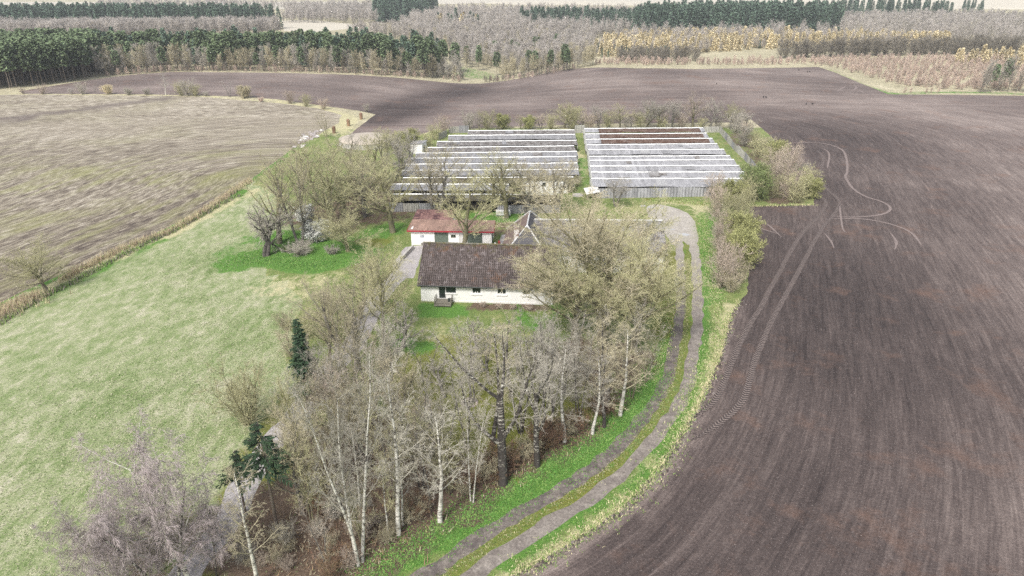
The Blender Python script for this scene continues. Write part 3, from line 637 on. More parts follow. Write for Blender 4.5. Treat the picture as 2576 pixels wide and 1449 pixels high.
bn = empty('barn', (4.2, 80.2, 0), R(-1.5), label='long low white barn with striped grey corrugated roof under the big tree', cat='barn')
BL = 15.0; BW = 9.6; BE = 2.7; BR = 5.3
w = MB(); wall(w, 0, BL, -.3, BE, 0, [(2, 3, 1.1, 1.8), (6, 7, 1.1, 1.8), (10.3, 11.3, 1.1, 1.8)]); w.box(0, BL, BW-.3, BW, -.3, BE); w.box(0, .3, .3, BW-.3, -.3, BE); w.box(BL-.3, BL, .3, BW-.3, -.3, BE)
x = BL-.297; w.add([(x, 0, BE), (x+.3, 0, BE), (x+.3, BW, BE), (x, BW, BE), (x, BW/2, BR-.05), (x+.3, BW/2, BR-.05)], [(0, 4, 3), (1, 2, 5), (0, 1, 5, 4), (3, 4, 5, 2)])
w.build('wall', M['white'], bn)
for h in ((2, 3, 1.1, 1.8), (6, 7, 1.1, 1.8), (10.3, 11.3, 1.1, 1.8)): window(bn, *h, 0, (.5,), 'white')
for sgn, y0 in ((1, -.35), (-1, BW+.35)):
    corr_obj('roof', M['tilesgrey'], bn, [((-1.5 if sgn > 0 else 2.5, BW/2, BR+.08), (7.5, BW/2, BR+.08), (7.5, y0, BE-.1), (-1.5 if sgn > 0 else 2.5, y0, BE-.1))], period=.26, amp=.05)
    corr_obj('roof', M['sheetdirty'], bn, [((7.5, BW/2, BR+.08), (BL+.3, BW/2, BR+.08), (BL+.3, y0, BE-.1), (7.5, y0, BE-.1))], period=.26, amp=.05)
m = MB(); m.rod((-1.4, BW/2, BR+.14), (BL+.3, BW/2, BR+.14), .14, .14, 6); m.build('ridge_cap', M['flash'], bn)
# ---- fur-farm sheds ------------------------------------------------------------
Z1 = lambda x, y: ((1100+x/4.262)*.8587, (330+y/4.262)*.8587)
Z2 = lambda x, y: ((1650+x/4.262)*.8587, (330+y/4.262)*.8587)
LEFT = [(1155,225,2485,213,'dirty'), (912,285,2490,270,'sheet'), (770,360,2510,343,'dirty'), (650,435,2480,413,'dirty'), (505,505,2515,482,'sheet'), (448,568,2508,547,'sheet'), (385,643,2520,627,'sheet'),
        (318,720,2530,707,'sheet'), (345,812,2470,803,'moss'), (205,890,1665,893,'sheet'), (215,1015,2270,1022,'moss')]
RIGHT = [(262,198,1748,185,'rust'), (270,266,1790,252,'rust'), (280,331,1862,317,'rust'), (290,400,1920,385,'light'), (312,463,2005,455,'light'), (323,545,2078,535,'light'), (328,597,2130,584,'light'),
         (335,666,2195,657,'light'), (347,742,2265,738,'light'), (350,822,2340,820,'light')]
M['patch'] = simple('patched_pale_sheet', (.34, .34, .345), .12, 2, .7)
ORD = ['first', 'second', 'third', 'fourth', 'fifth', 'sixth', 'seventh', 'eighth', 'ninth', 'tenth', 'eleventh']
_b = MB(); _b.box(-.05, .05, -.05, .05, -.2, 1.9); _o = _b.build('post', M['wood']); post_me = _o.data; bpy.data.objects.remove(_o)
def shed(x0, y0, x1, y1, kind, Z, side, i, n):
    ZR = 2.35
    p, q = G(*Z(x0, y0), z=ZR), G(*Z(x1, y1), z=ZR); ang = math.atan2(q.y-p.y, q.x-p.x); L = (q-p).length
    look = {'dirty': 'stained grey roof', 'sheet': 'ribbed grey roof', 'moss': 'dark mossy roof', 'rust': 'rusted brown roof', 'light': 'pale ribbed roof'}[kind]
    o = empty('animal_shed', (p.x, p.y, p.z-ZR), ang, label=f'long low shed with {look}, {ORD[n-1-i]} row from the front in the {side} block', cat='shed', group='long low animal sheds in two blocks')
    hw = 1.95 if not (side == 'right' and i == n-1) else 3.3
    mt = {'dirty': 'sheetdirty', 'sheet': 'sheet', 'moss': 'sheetmoss', 'rust': 'sheetrust', 'light': 'sheetlight'}[kind]
    nx = max(1, round(L/4.5)); P = [(i_/nx*L) for i_ in range(nx+1)]
    ez = ZR-.55
    def pan(a, b, name, m, **k): return corr_obj(name, M[m], o, [((a, 0, ZR), (b, 0, ZR), (b, -hw, ez), (a, -hw, ez)), ((b, 0, ZR), (a, 0, ZR), (a, 1.9, ez), (b, 1.9, ez))], period=.17, amp=.035)
    if kind == 'rust':
        tag(pan(0, L*.115, 'roof', 'sheetlight'), 'pale sound sheets at the shed end'); tag(pan(L*.115, L*.965, 'roof', mt), 'rusted brown sheets'); tag(pan(L*.965, L, 'roof', 'sheetlight'), 'pale sound sheets at the shed end')
    else: pan(0, L, 'roof', mt)
    rc = MB(); k = int(L/1.2)
    for j in range(k):
        a, b = j/k*L, (j+1)/k*L-.02; dz = rng.uniform(-.015, .02)
        rc.prism([(a, 0, ZR+.09+dz), (b, 0, ZR+.09+dz), (b, -.30, ZR-.0+dz), (a, -.30, ZR-.0+dz)], .02); rc.prism([(a, 0, ZR+.09+dz), (a, .30, ZR+dz), (b, .30, ZR+dz), (b, 0, ZR+.09+dz)], .02)
    rc.build('ridge_cap', M['ridgewhite'], o)
    for j in range(0, nx+1, 2):
        for y in (-hw+.35, 1.55):
            if y < 0 or j in (0, nx): link('post', post_me, o, (min(max(P[j], .08), L-.08), y, ez-1.85))
    b = MB(); b.box(.1, L-.1, -hw+.55, -.8, .45, 1.05); b.box(.1, L-.1, .8, 1.4, .45, 1.05); b.build('cages', M['darkwood'], o)
    if kind in ('sheet', 'dirty', 'moss', 'light'):
        for _ in range(rng.randrange(1, 4)):
            x = rng.uniform(1, L-2.5); wd = rng.choice((.95, 1.9)); t0, t1 = rng.uniform(.02, .3), rng.uniform(.6, .98)
            pt_ = MB(); pt_.add(*corrug((x, -hw*t0, ZR-.55*t0+.085), (x+wd, -hw*t0, ZR-.55*t0+.085), (x+wd, -hw*t1, ZR-.55*t1+.085), (x, -hw*t1, ZR-.55*t1+.085), period=.17, amp=.03)); pt_.build('roof_patch', M[rng.choice(('patch', 'sheetdirty', 'sheet'))], o)
    for x in (-.04, L):
        e = MB(); e.add([(x, -hw+.1, 1.0), (x, 1.8, 1.0), (x, 1.8, ez), (x, 0, ZR-.06), (x, -hw+.1, ez), (x+.04, -hw+.1, 1.0), (x+.04, 1.8, 1.0), (x+.04, 1.8, ez), (x+.04, 0, ZR-.06), (x+.04, -hw+.1, ez)],
              [(0, 1, 2, 3, 4), (9, 8, 7, 6, 5), (0, 5, 6, 1), (1, 6, 7, 2), (2, 7, 8, 3), (3, 8, 9, 4), (4, 9, 5, 0)]); e.build('gable', M['dirtywhite'], o)
for i, r in enumerate(LEFT): shed(*r, Z1, 'left', i, len(LEFT))
for i, r in enumerate(RIGHT): shed(*r, Z2, 'right', i, len(RIGHT))
p = G(*Z1(1820, 1020)); q = G(*Z1(2400, 1020))
an = empty('feed_house', (p.x, p.y+.5, 0), 0, label='small white-walled feed house with one dark window between the left sheds', cat='outbuilding')
L = q.x-p.x; w = MB(); wall(w, 0, L, -.2, 2.3, 0, [(L*.45, L*.53, 1.2, 1.95)], .2); w.box(0, .2, .2, 2.6, -.2, 2.25); w.box(L-.2, L, .2, 2.6, -.2, 2.25); w.box(0, L, 2.6, 2.8, -.2, 2.25); w.build('wall', M['white'], an)
corr_obj('roof', M['sheetmoss'], an, [((-.2, 3.0, 2.42), (L+.2, 3.0, 2.42), (L+.2, -.2, 2.38), (-.2, -.2, 2.38))], period=.17, amp=.03); window(an, L*.45, L*.53, 1.2, 1.95, 0, (), 'darkframe', 'glass', False)

# ---- corrugated fences -----------------------------------------------------------
def fence(P, h, label, period=.5, amp=.05, mat='fence', jit=.05, lean=0.0):
    """line of separate corrugated sheets between posts, one fence"""
    b = P[0]; o = empty('corrugated_fence', (b.x, b.y, b.z), 0, label=label, cat='fence', group='corrugated sheet fences')
    m = MB()
    for s, e in zip(P[:-1], P[1:]):
        L = (e-s).length; k = max(1, int(L/2.4))
        for j in range(k):
            u, v = s.lerp(e, j/k)-b, s.lerp(e, (j+.985)/k)-b; hh = h*rng.uniform(1-jit*2, 1+jit); ln = Vector((0, rng.uniform(-lean, lean), 0))
            kk = max(4, int((v-u).length/period*6)); nn = Vector((-(v-u).y, (v-u).x, 0)).normalized()
            pts = [u.lerp(v, i/kk)+nn*(amp*math.sin(i*math.pi/3)) for i in range(kk+1)]
            m.add([q+Vector((0, 0, -.1)) for q in pts]+[q+ln+Vector((0, 0, hh)) for q in pts], [(i, i+1, kk+2+i, kk+1+i) for i in range(kk)], rng.choice((0, 0, 1)))
            link('post', post_me, o, u+nn*.12+Vector((0, 0, h-1.9)))
    q = m.build('sheets', [M[mat], M['sheet'] if mat == 'fence' else M[mat]], o); s_ = q.modifiers.new('thickness', 'SOLIDIFY'); s_.thickness = .015
    return o
fence([G(1503, 499), G(1640, 497), G(1790, 494)], 1.72, 'tall grey corrugated fence in front of the right shed block, by the gravel yard', .55, .07, 'sheetlight', .01)
fence([G(975, 533), G(1095, 532)], 1.5, 'grey corrugated fence left behind the garage', .35)
fence([G(1251, 538), G(1325, 537), G(1410, 536)], 1.5, 'grey corrugated fence behind the outbuilding and white boards', .35)
fence([G(1809, 333), G(1828, 356), G(1845, 376), G(1872, 402), G(1900, 432), G(1945, 472)], 1.6, 'leaning patched corrugated fence along the right side of the sheds', .5, .06, 'fence', .08, .25)
fence([G(1769, 334), G(1809, 333)], 1.6, 'dark corrugated fence at the far right corner of the sheds', .4)
fence([G(1446, 335), G(1470, 334)], 2.0, 'narrow grey fence between the two shed blocks at their back', .4)
fence([G(1130, 335), G(1180, 334)], 1.7, 'weathered fence at the far left corner behind the sheds', .4)
fence([G(1105, 352), G(1125, 343)], 1.6, 'short pale fence left of the second shed from the back', .4)
fence([G(995, 455), G(1012, 432), G(1040, 400)], 1.5, 'dark slanting fence along the left ends of the sheds', .4)

# ---- small farm objects -----------------------------------------------------------
p = G(1054, 385); o = empty('small_shed', (p.x, p.y, p.z), R(-22), label='small white shed with grey lean-to roof at the left end of the sheds', cat='shed')
w = MB(); w.add([(-1.4, -1.0, -.1), (1.4, -1.0, -.1), (1.4, 1.0, -.1), (-1.4, 1.0, -.1), (-1.4, -1.0, 2.0), (1.4, -1.0, 2.3), (1.4, 1.0, 2.5), (-1.4, 1.0, 2.2)], [(0,1,5,4), (1,2,6,5), (2,3,7,6), (3,0,4,7), (4,5,6,7)]); w.build('wall', M['white'], o)
w = MB(); w.prism([(-1.6, -1.2, 2.02), (1.6, -1.2, 2.36), (1.6, 1.2, 2.58), (-1.6, 1.2, 2.24)], .08); w.build('roof', M['sheet'], o)
w = MB(); w.box(1.4, 1.44, -.4, .35, 0, 1.8); w.build('door', M['greendoor'], o)
p = G(925, 362); o = empty('slurry_tank', (p.x, p.y, p.z), 0, label='round slurry tank with pale domed cover left of the sheds', cat='tank')
RT = 6.3; m = MB(); k = 40
ring = lambda r, z: [(r*math.cos(2*math.pi*i/k), r*math.sin(2*math.pi*i/k), z) for i in range(k)]
m.add(ring(RT, -.3)+ring(RT, 1.15), [(i, (i+1) % k, k+(i+1) % k, k+i) for i in range(k)]); m.build('wall', M['concrete'], o, True)
m = MB(); vs = []; rs = [(RT+.08, 1.1), (RT+.08, 1.3), (RT*.8, 1.62), (RT*.5, 1.85), (RT*.2, 1.97), (.01, 2.0)]
for r, z in rs: vs += ring(r, z)
m.add(vs, [(j*k+i, j*k+(i+1) % k, (j+1)*k+(i+1) % k, (j+1)*k+i) for j in range(len(rs)-1) for i in range(k)]); m.build('cover', simple('pale_tank_cover', (0.42, 0.37, 0.31), .15, .35, .7), o, True)
p = G(1266, 541); s = MB()
for i in range(4): s.box(-1.15+rng.uniform(-.03, .03), 1.15+rng.uniform(-.03, .03), -.55, .55, .12+i*.15, .12+i*.15+.135)
o = s.build('board_stack', M['ridgewhite'], loc=p); tag(o, 'stack of thick white insulation boards on the grass behind the garage', 'board stack')
p = G(1453, 492); s = MB(); s.rod((0, 0, 0), (0, 0, .18), .95, .92, 20); s.rod((0, 0, .18), (0, 0, .24), .5, .45, 14); o = s.build('well_cover', M['concrete'], loc=p); tag(o, 'round pale concrete well cover at the end of the grass alley', 'well cover')
p = G(1488, 498); o = empty('lean_to', (p.x, p.y, p.z), R(12), label='low lean-to with tilted pale sheet roof at the alley entrance', cat='lean-to')
s = MB(); s.prism([(-1.2, -.9, .9), (1.2, -.9, 1.2), (1.2, .9, 1.8), (-1.2, .9, 1.5)], .05); s.build('roof', M['dirtywhite'], o)
s = MB(); [link('post', post_me, o, (x, y, z-1.95)) for x, y, z in ((-1.1, -.8, .92), (1.1, -.8, 1.2), (1.1, .8, 1.75), (-1.1, .8, 1.48))]
# fire pit
p = G(1182, 1014); o = empty('fire_pit', (p.x, p.y, p.z), 0, label='ring of stones around charred sticks on the mossy lawn', cat='fire pit')
s = MB()
def rock(mb, c, r, m=0):
    vs = []; 
    for th, z in ((0, -.5), (1, .1), (2, .75)):
        for i in range(6):
            a = i*math.pi/3+th*.5; q = r*(1.0 if th == 0 else (.95 if th == 1 else .5))*rng.uniform(.8, 1.15); vs.append((c[0]+q*math.cos(a), c[1]+q*math.sin(a), c[2]+z*r*.8))
    mb.add(vs, [(j*6+i, j*6+(i+1) % 6, (j+1)*6+(i+1) % 6, (j+1)*6+i) for j in (0, 1) for i in range(6)]+[tuple(range(12, 18))], m)
for i in range(13):
    a = i*2*math.pi/13+rng.uniform(-.1, .1); rock(s, (.62*math.cos(a), .62*math.sin(a), .07), rng.uniform(.11, .17))
s.build('stone_ring', simple('pinkish_stone', (0.40, .34, .33), .35, 4, .9), o)
s = MB()
for i in range(22): a = rng.uniform(0, 6.28); r1 = rng.uniform(0, .4); s.rod((r1*math.cos(a), r1*math.sin(a), .06), (rng.uniform(-.45, .45), rng.uniform(-.45, .45), rng.uniform(.08, .3)), .02, .012, 5)
s.build('burnt_sticks', simple('burnt_wood', (0.12, .11, .11), .5, 8), o)
# stone heap beside the stubble
o = None
for i in range(26):
    u = rng.uniform(0, 1); q = G(745+u*60+rng.uniform(-16, 16), 366-u*38+rng.uniform(-9, 9)); s = MB(); rock(s, (0, 0, 0), rng.uniform(.25, .6)); o = s.build('boulder', M['dirtywhite'] if i % 3 == 0 else M['stone'], loc=q+Vector((0, 0, .12)))
    o.scale = (rng.uniform(1, 1.7), 1, .7); tag(o, 'pale field stone in the scattered heap at the stubble field corner', 'boulder', 'pale stones heaped at the field corner')
# puddles
n = NT('puddle_water'); n.b.inputs['Specular IOR Level'].default_value = .8; M['water'] = n.done((.42, .42, .42), .08)
def puddle(px, py, rx, ry):
    c = G(px, py); k = 22; vs = [(c.x, c.y, c.z+.012)]
    for i in range(k): a = 2*math.pi*i/k; q = rng.uniform(.75, 1.15); vs.append((c.x+rx*q*math.cos(a), c.y+ry*q*math.sin(a), c.z+.012))
    m = MB(); m.add(vs, [(0, 1+i, 1+(i+1) % k) for i in range(k)]); tag(m.build('puddle', M['water']), kind='structure')
puddle(1722, 590, .85, .55); puddle(1640, 521, .8, .6); puddle(1618, 518, .5, .5); puddle(1690, 577, .5, .2); puddle(1665, 524, .5, .3)

# tyre tracks across the ploughed land
ZA = lambda x, y: ((2000+x/2.415)*.8587, (480+y/2.415)*.8587); ZB = lambda x, y: ((2000+x/2.415)*.8587, (1088+y/2.415)*.8587); ZC = lambda x, y: ((2000+x/2.574)*.8587, (y/2.574)*.8587)
n = NT('tyre_pressed_soil'); uv = n.uv(); s = n.sep(uv); p = n.pos()
vv = n.math('ADD', s[1], n.math('MULTIPLY', n.math('ABSOLUTE', n.math('SUBTRACT', s[0], .5)), .55)); wv = n.math('SINE', n.math('MULTIPLY', vv, 17.0))
c = n.mix(n.mapr(wv, -.5, .5), (0.09, .07, .066), (0.22, .18, .165)); c = n.mul(c, n.mapr(n.noise(p, 4, 4, .7), .3, .7, .75, 1.25)); n.bump(wv, 1.0, .06); M['tyre'] = n.done(c, .95)
n = NT('worn_soil_track'); p = n.pos(); c = n.mul((0.21, .17, .158), n.mapr(n.noise(p, 2.5, 5, .7), .3, .7, .7, 1.3)); n.bump(n.noise(p, 5, 3), .5, .05); M['worn'] = n.done(c, .95)
def tyre(pts, w, mat='tyre'):
    P = smooth([G(*q) for q in pts], .5); V = []; F = []; UV = []; s = 0
    for i, q in enumerate(P):
        d = (P[min(i+1, len(P)-1)]-P[max(i-1, 0)]).normalized(); nn = Vector((-d.y, d.x)); s += (q-P[i-1]).length if i else 0
        e = min(1, i/6, (len(P)-1-i)/6)
        for k in (-1, 0, 1):
            r_ = q+nn*k*w/2*(.25+.75*e)*rng.uniform(.9, 1.1); V.append((r_.x, r_.y, float(hgt(r_.x, r_.y))+.03+(0 if k else .02))); UV.append(((k+1)/2, s))
        if i: b = 3*i; F += [(b-3, b-2, b+1, b), (b-2, b-1, b+2, b+1)]
    me = np_mesh('tyre_track', V, F, [M[mat]], smooth=True); l = me.uv_layers.new(name='UVMap')
    l.data.foreach_set('uv', np.array(UV, np.float32)[np.array(F).ravel()].ravel()); tag(link('tyre_track', me), kind='structure')
tyre([ZA(*q) for q in ((945,200),(990,240),(1012,290),(960,375),(880,450),(800,560),(740,660),(690,760),(620,880),(560,1000),(480,1130),(410,1260),(350,1400))]+[ZB(*q) for q in ((260,150),(200,230),(130,290),(60,340))], .58)
tyre([ZC(*q) for q in ((960,1130),(1030,1150),(1060,1190),(1050,1250))]+[ZA(*q) for q in ((975,50),(980,120),(1030,190),(1080,230),(1110,290),(1060,370),(1000,440),(930,550),(880,650),(820,760),(750,890),(690,1000),(620,1130),(570,1250),(510,1400))]+[ZB(*q) for q in ((440,170),(370,270),(280,350),(170,430),(60,490))], .58)
for L_, w in (([ZC(740,1085), ZC(850,1078), ZC(980,1075), ZC(1100,1090), ZC(1200,1130), ZC(1235,1200), ZC(1240,1300), ZA(1150,90), ZA(1200,170), ZA(1290,230), ZA(1400,265), ZA(1460,300), ZA(1465,330), ZA(1420,355), ZA(1330,370), ZA(1200,378), ZA(1060,370)], .45),
              ([ZA(1060,388), ZA(1250,390), ZA(1400,410), ZA(1540,450), ZA(1630,500), ZA(1690,580)], .4), ([ZA(1470,490), ZA(1510,550), ZA(1500,610)], .4), ([ZA(460,370), ZA(480,420), ZA(560,460), ZA(690,500)], .4),
              ([ZA(470,345), ZA(520,390), ZA(600,430), ZA(700,520)], .3), ([ZA(1000,490), ZA(1050,550), ZA(1070,600)], .35), ([ZC(1170,690), ZC(1185,675), ZC(1210,660), ZC(1228,650)], .7), ([ZC(705,565), ZC(740,578), ZC(850,575), ZC(1000,580), ZC(1080,565), ZC(1095,548)], .6),
              ([ZC(1270,690), ZC(1300,672), ZC(1310,658), ZC(1290,645)], .7), ([ZC(900,600), ZC(1000,598), ZC(1150,605), ZC(1220,620), ZC(1200,630)], .6), ([ZC(1370,705), ZC(1330,680), ZC(1290,665)], .6), ([ZC(700,560), ZC(770,550), ZC(860,545)], .5),
              ([ZC(1040,1115), ZC(1090,1140), ZC(1105,1180), ZC(1090,1270)], .35), ([ZA(1110,290), ZA(1130,450), ZA(1160,490)], .3)):
    tyre(L_, w, 'worn')
print('buildings', time.time()-T0)
# ================================================================== trees
def mat_bark(name, c1, c2, sc=3.0, moss=None):
    n = NT(name); o = n.obj(); f = n.noise(n.scale(o, (1, 1, .25)), sc, 5, .7)
    c = n.mix(n.mapr(f, .3, .7), c1, c2)
    if moss: c = n.mix(n.ramp(n.noise(o, .9, 4, .7), [(.45, 0.0), (.6, .8)]), c, moss)
    c = n.mul(c, n.mapr(n.rnd(), 0, 1, .85, 1.15)); n.bump(f, .6, .03); return n.done(c, .95)
def mat_birch(name, dark):
    n = NT(name); o = n.obj(); s = n.sep(o)
    f = n.noise(n.scale(o, (2, 2, 5.5)), 1.0, 4, .75); low = n.noise(n.scale(o, (1.2, 1.2, .8)), 1.0, 4, .7)
    g = n.math('ADD', f, n.math('MULTIPLY', n.math('SUBTRACT', low, .5), .5)); g = n.math('ADD', g, n.math('MULTIPLY', n.math('MAXIMUM', n.math('SUBTRACT', 2.5*dark, s[2]), 0.0), .03))
    c = n.ramp(g, [(.46-.08*dark, (0.62, .60, .54)), (.55-.08*dark, (.32, .30, .26)), (.61-.08*dark, (.06, .053, .048))]); return n.done(c, .8)
def mat_twig(name, c1, c2, lo=.8, hi=1.2):
    n = NT(name); o = n.obj(); f = n.noise(o, .8, 3, .6); g = n.noise(o, 6, 2, .6)
    c = n.mix(n.mapr(f, .35, .65), c1, c2); c = n.mul(c, n.mapr(g, .3, .7, .8, 1.2)); c = n.mul(c, n.mapr(n.rnd(), 0, 1, lo, hi)); return n.done(c, .9)
B_OLIVE = mat_bark('mossy_bark', (.115, .10, .07), (.23, .21, .15), 3, (.17, .17, .07)); B_GREY = mat_bark('grey_bark', (.10, .092, .08), (.24, .225, .20))
B_DARK = mat_bark('dark_bark', (.045, .04, .036), (.11, .10, .088)); B_BIRCH = mat_birch('birch_bark', 0.0); B_BIRCHD = mat_birch('dark_based_birch_bark', 1.6); B_PINE = mat_bark('pine_bark', (.10, .08, .065), (.24, .20, .165))
T_OLIVE = mat_twig('lichen_twigs', (.48, .46, .27), (.41, .39, .23)); T_TAN = mat_twig('tan_twigs', (.48, .43, .31), (.41, .37, .245)); T_GREY = mat_twig('grey_twigs', (.45, .42, .365), (.38, .35, .29))
T_PURPLE = mat_twig('birch_twigs', (.44, .375, .375), (.38, .33, .32)); T_LIGHT = mat_twig('pale_twigs', (.48, .45, .39), (.38, .36, .29)); T_YEL = mat_twig('catkin_twigs', (.40, .40, .18), (.33, .34, .15))
T_PINK = mat_twig('pinkish_twigs', (.50, .42, .35), (.43, .36, .29)); T_BROWN = mat_twig('bramble_stems', (0.221, 0.130, 0.098), (0.286, 0.208, 0.117)); T_WHITE = mat_twig('white_blossom', (.80, .80, .76), (.74, .75, .70), .97, 1.0)
T_LARCH = mat_twig('golden_larch_shoots', (.70, .61, .40), (.62, .54, .36)); T_LILAC = mat_twig('far_grey_twigs', (.50, .46, .42), (.43, .395, .36)); T_RED = mat_twig('reddish_brush', (.54, .42, .35), (.58, .48, .40)); T_HEDGE = mat_twig('hedge_twigs', (0.202, 0.182, 0.150), (0.260, 0.234, 0.189))
N_PINE = mat_twig('pine_needles', (.135, .19, .10), (.18, .225, .12), .75, 1.25); N_SPRUCE = mat_twig('spruce_needles', (0.043, 0.081, 0.049), (0.068, 0.114, 0.057), .8, 1.2); N_FAR = mat_twig('far_needles', (.11, .165, .125), (.145, .21, .14), .75, 1.25)
LEAF = mat_twig('nettle_leaves', (.075, .19, .035), (.12, .25, .06))

def tubes(S, k=3, twist=True):
    """S rows: x0,y0,z0,x1,y1,z1,r0,r1 -> V,F(quads)"""
    S = np.asarray(S, float); a, b = S[:, :3], S[:, 3:6]; d = b-a; L = np.linalg.norm(d, axis=1, keepdims=True)+1e-9; d /= L
    ref = np.where(np.abs(d[:, 2:3]) < .9, [[0, 0, 1.]], [[1., 0, 0]]); u = np.cross(d, ref); u /= np.linalg.norm(u, axis=1, keepdims=True)+1e-9; w = np.cross(d, u)
    n = len(S); th = 2*np.pi*np.arange(k)/k
    rad = (np.cos(th)[None, :, None]*u[:, None]+np.sin(th)[None, :, None]*w[:, None])
    A = a[:, None]+rad*S[:, 6, None, None]; Bq = b[:, None]+rad*S[:, 7, None, None]
    V = np.concatenate([A, Bq], 1).reshape(-1, 3); base = (np.arange(n)*2*k)[:, None]; i = np.arange(k); j = (i+1) % k
    F = np.stack([base+i, base+j, base+k+j, base+k+i], -1).reshape(-1, 4); return V, F

def grow(rg, P, p, d, L, r, lvl, out):
    q = P['lv'][lvl]; ns = q['seg']; st = L/ns; last = lvl == len(P['lv'])-1; az = rg.uniform(0, 6.28)
    for i in range(ns):
        t0, t1 = i/ns, (i+1)/ns
        w = q['wob']; d = (d[0]+rg.gauss(0, w), d[1]+rg.gauss(0, w), d[2]+rg.gauss(0, w)+q['trop']); m = math.sqrt(d[0]**2+d[1]**2+d[2]**2); d = (d[0]/m, d[1]/m, d[2]/m)
        e = (p[0]+d[0]*st, p[1]+d[1]*st, p[2]+d[2]*st); tp = q.get('tip', .3); r0, r1 = r*(1-t0*(1-tp)), r*(1-t1*(1-tp))
        out.append((lvl, p[0], p[1], p[2], e[0], e[1], e[2], r0, r1))
        if not last:
            nx = P['lv'][lvl+1]; c = nx['n']/ns * (1 if t1 > q['start'] else 0)
            c *= ns/max(1, sum(1 for z in range(ns) if (z+1)/ns > q['start'])); c = int(c)+(rg.random() < c-int(c))
            for _ in range(c):
                f = rg.random(); b = tuple(p[z]+(e[z]-p[z])*f for z in range(3)); tt = t0+(t1-t0)*f
                az += 2.4+rg.uniform(-.5, .5); an = R(nx['ang'])*rg.uniform(.7, 1.25)*(1-nx.get('close', 0.0)*tt)
                ref = (0, 0, 1) if abs(d[2]) < .9 else (1, 0, 0); u = (d[1]*ref[2]-d[2]*ref[1], d[2]*ref[0]-d[0]*ref[2], d[0]*ref[1]-d[1]*ref[0]); m = math.sqrt(u[0]**2+u[1]**2+u[2]**2); u = (u[0]/m, u[1]/m, u[2]/m)
                v = (d[1]*u[2]-d[2]*u[1], d[2]*u[0]-d[0]*u[2], d[0]*u[1]-d[1]*u[0]); ca, sa = math.cos(an), math.sin(an)
                nd = tuple(d[z]*ca+(u[z]*math.cos(az)+v[z]*math.sin(az))*sa for z in range(3))
                Lc = L*nx['len']*rg.uniform(.7, 1.15)*(1-nx.get('short', .5)*max(0, (tt-q['start'])/(1-q['start']+1e-6)))
                if Lc > .08: grow(rg, P, b, nd, Lc, max(r*(1-tt*(1-tp))*nx['r'], P['rmin'] if lvl+1 >= 2 else .02), lvl+1, out)
        p = e
def LV(seg, wob, trop, n=0, ang=45, len=.5, r=.5, start=.2, **k): return dict(seg=seg, wob=wob, trop=trop, n=n, ang=ang, len=len, r=r, start=start, **k)
def tree_meshes(name, P, seed, barks, twig, blossom=None, split=2):
    rg = random.Random(seed); out = []
    for s in range(P.get('stems', 1)):
        a = s*2*math.pi/P.get('stems', 1)+rg.uniform(-.4, .4); sp = P.get('spread', 0.0); l = P.get('lean', (0, 0))
        rr = .18 if P.get('stems', 1) > 1 else 0
        grow(rg, P, (rr*math.cos(a)*P['H']/12, rr*math.sin(a)*P['H']/12, -.15), (math.cos(a)*sp+l[0], math.sin(a)*sp+l[1], 1), P['H']*P['trunk']*rg.uniform(.85, 1), P['r'], 0, out)
    O = np.array(out); lv = O[:, 0]; tr = O[lv < split]; cr = O[lv >= split]
    V, F = tubes(tr[:, 1:], 6); sc = P['H']/max(O[:, 6].max(), .1); mt = np_mesh(name+'_trunk', V*sc, F, [barks], smooth=True)
    V, F = tubes(cr[:, 1:], 3); mi = np.zeros(len(F), int); mats = [twig]
    if P.get('buds'):     # leaf buds / catkins / blossom at the twig ends
        e = cr[cr[:, 0] == lv.max()][:, 4:7]; k = P['buds']; e = np.repeat(e, k, 0)+nrg.normal(0, .10 if k > 1 else .03, (len(e)*k, 3)); s = P.get('bud', .03)
        Q = np.stack([e+nrg.normal(0, s, e.shape) for _ in range(4)], 1).reshape(-1, 3); b = len(V); V = np.concatenate([V, Q]); F2 = b+np.arange(len(e)*4).reshape(-1, 4); F = np.concatenate([F, F2]); mi = np.concatenate([mi, np.ones(len(F2), int)]); mats.append(blossom or twig)
    mc = np_mesh(name+'_crown', V*sc, F, mats, mi)
    W = np.percentile(np.hypot(cr[:, 4], cr[:, 5]), 88)*sc
    return mt, mc, P['H'], W, len(F)

PR = {}
def proto(key, P, seed, bark, twig, **k):
    PR[key] = tree_meshes(key, P, seed, bark, twig, **k); print(key, PR[key][2:], round(time.time()-T0, 1))
big = dict(H=15, trunk=.62, r=.34, rmin=.010, buds=1, bud=.010, lv=[LV(7, .05, .02, start=.30, tip=.4), LV(7, .10, .06, n=19, ang=60, len=.80, r=.42, start=.18, short=.12, close=.38), LV(5, .14, .05, n=13, ang=45, len=.42, r=.42, start=.1, short=.4), LV(4, .17, .05, n=10, ang=42, len=.45, r=.5, start=.05), LV(2, .2, .04, n=6, ang=42, len=.6, r=.7)])
proto('spreading_a', big, 3, B_OLIVE, T_OLIVE)
proto('spreading_b', {**big, 'H': 14}, 8, B_OLIVE, T_OLIVE)
fan = dict(H=12, trunk=.66, r=.21, rmin=.009, buds=1, bud=.010, lv=[LV(8, .05, .03, start=.26, tip=.3), LV(6, .09, .09, n=14, ang=44, len=.62, r=.42, start=.2, short=.4, close=.35), LV(5, .12, .07, n=9, ang=38, len=.40, r=.45, start=.1, short=.4), LV(3, .14, .06, n=8, ang=36, len=.5, r=.55, start=.05), LV(2, .16, .04, n=3, ang=36, len=.6, r=.75)])
proto('upright_a', fan, 11, B_OLIVE, T_OLIVE); proto('upright_b', {**fan, 'stems': 2, 'spread': .16, 'r': .17}, 12, B_GREY, T_TAN); proto('upright_c', {**fan, 'lean': (-.18, 0)}, 13, B_OLIVE, T_OLIVE)
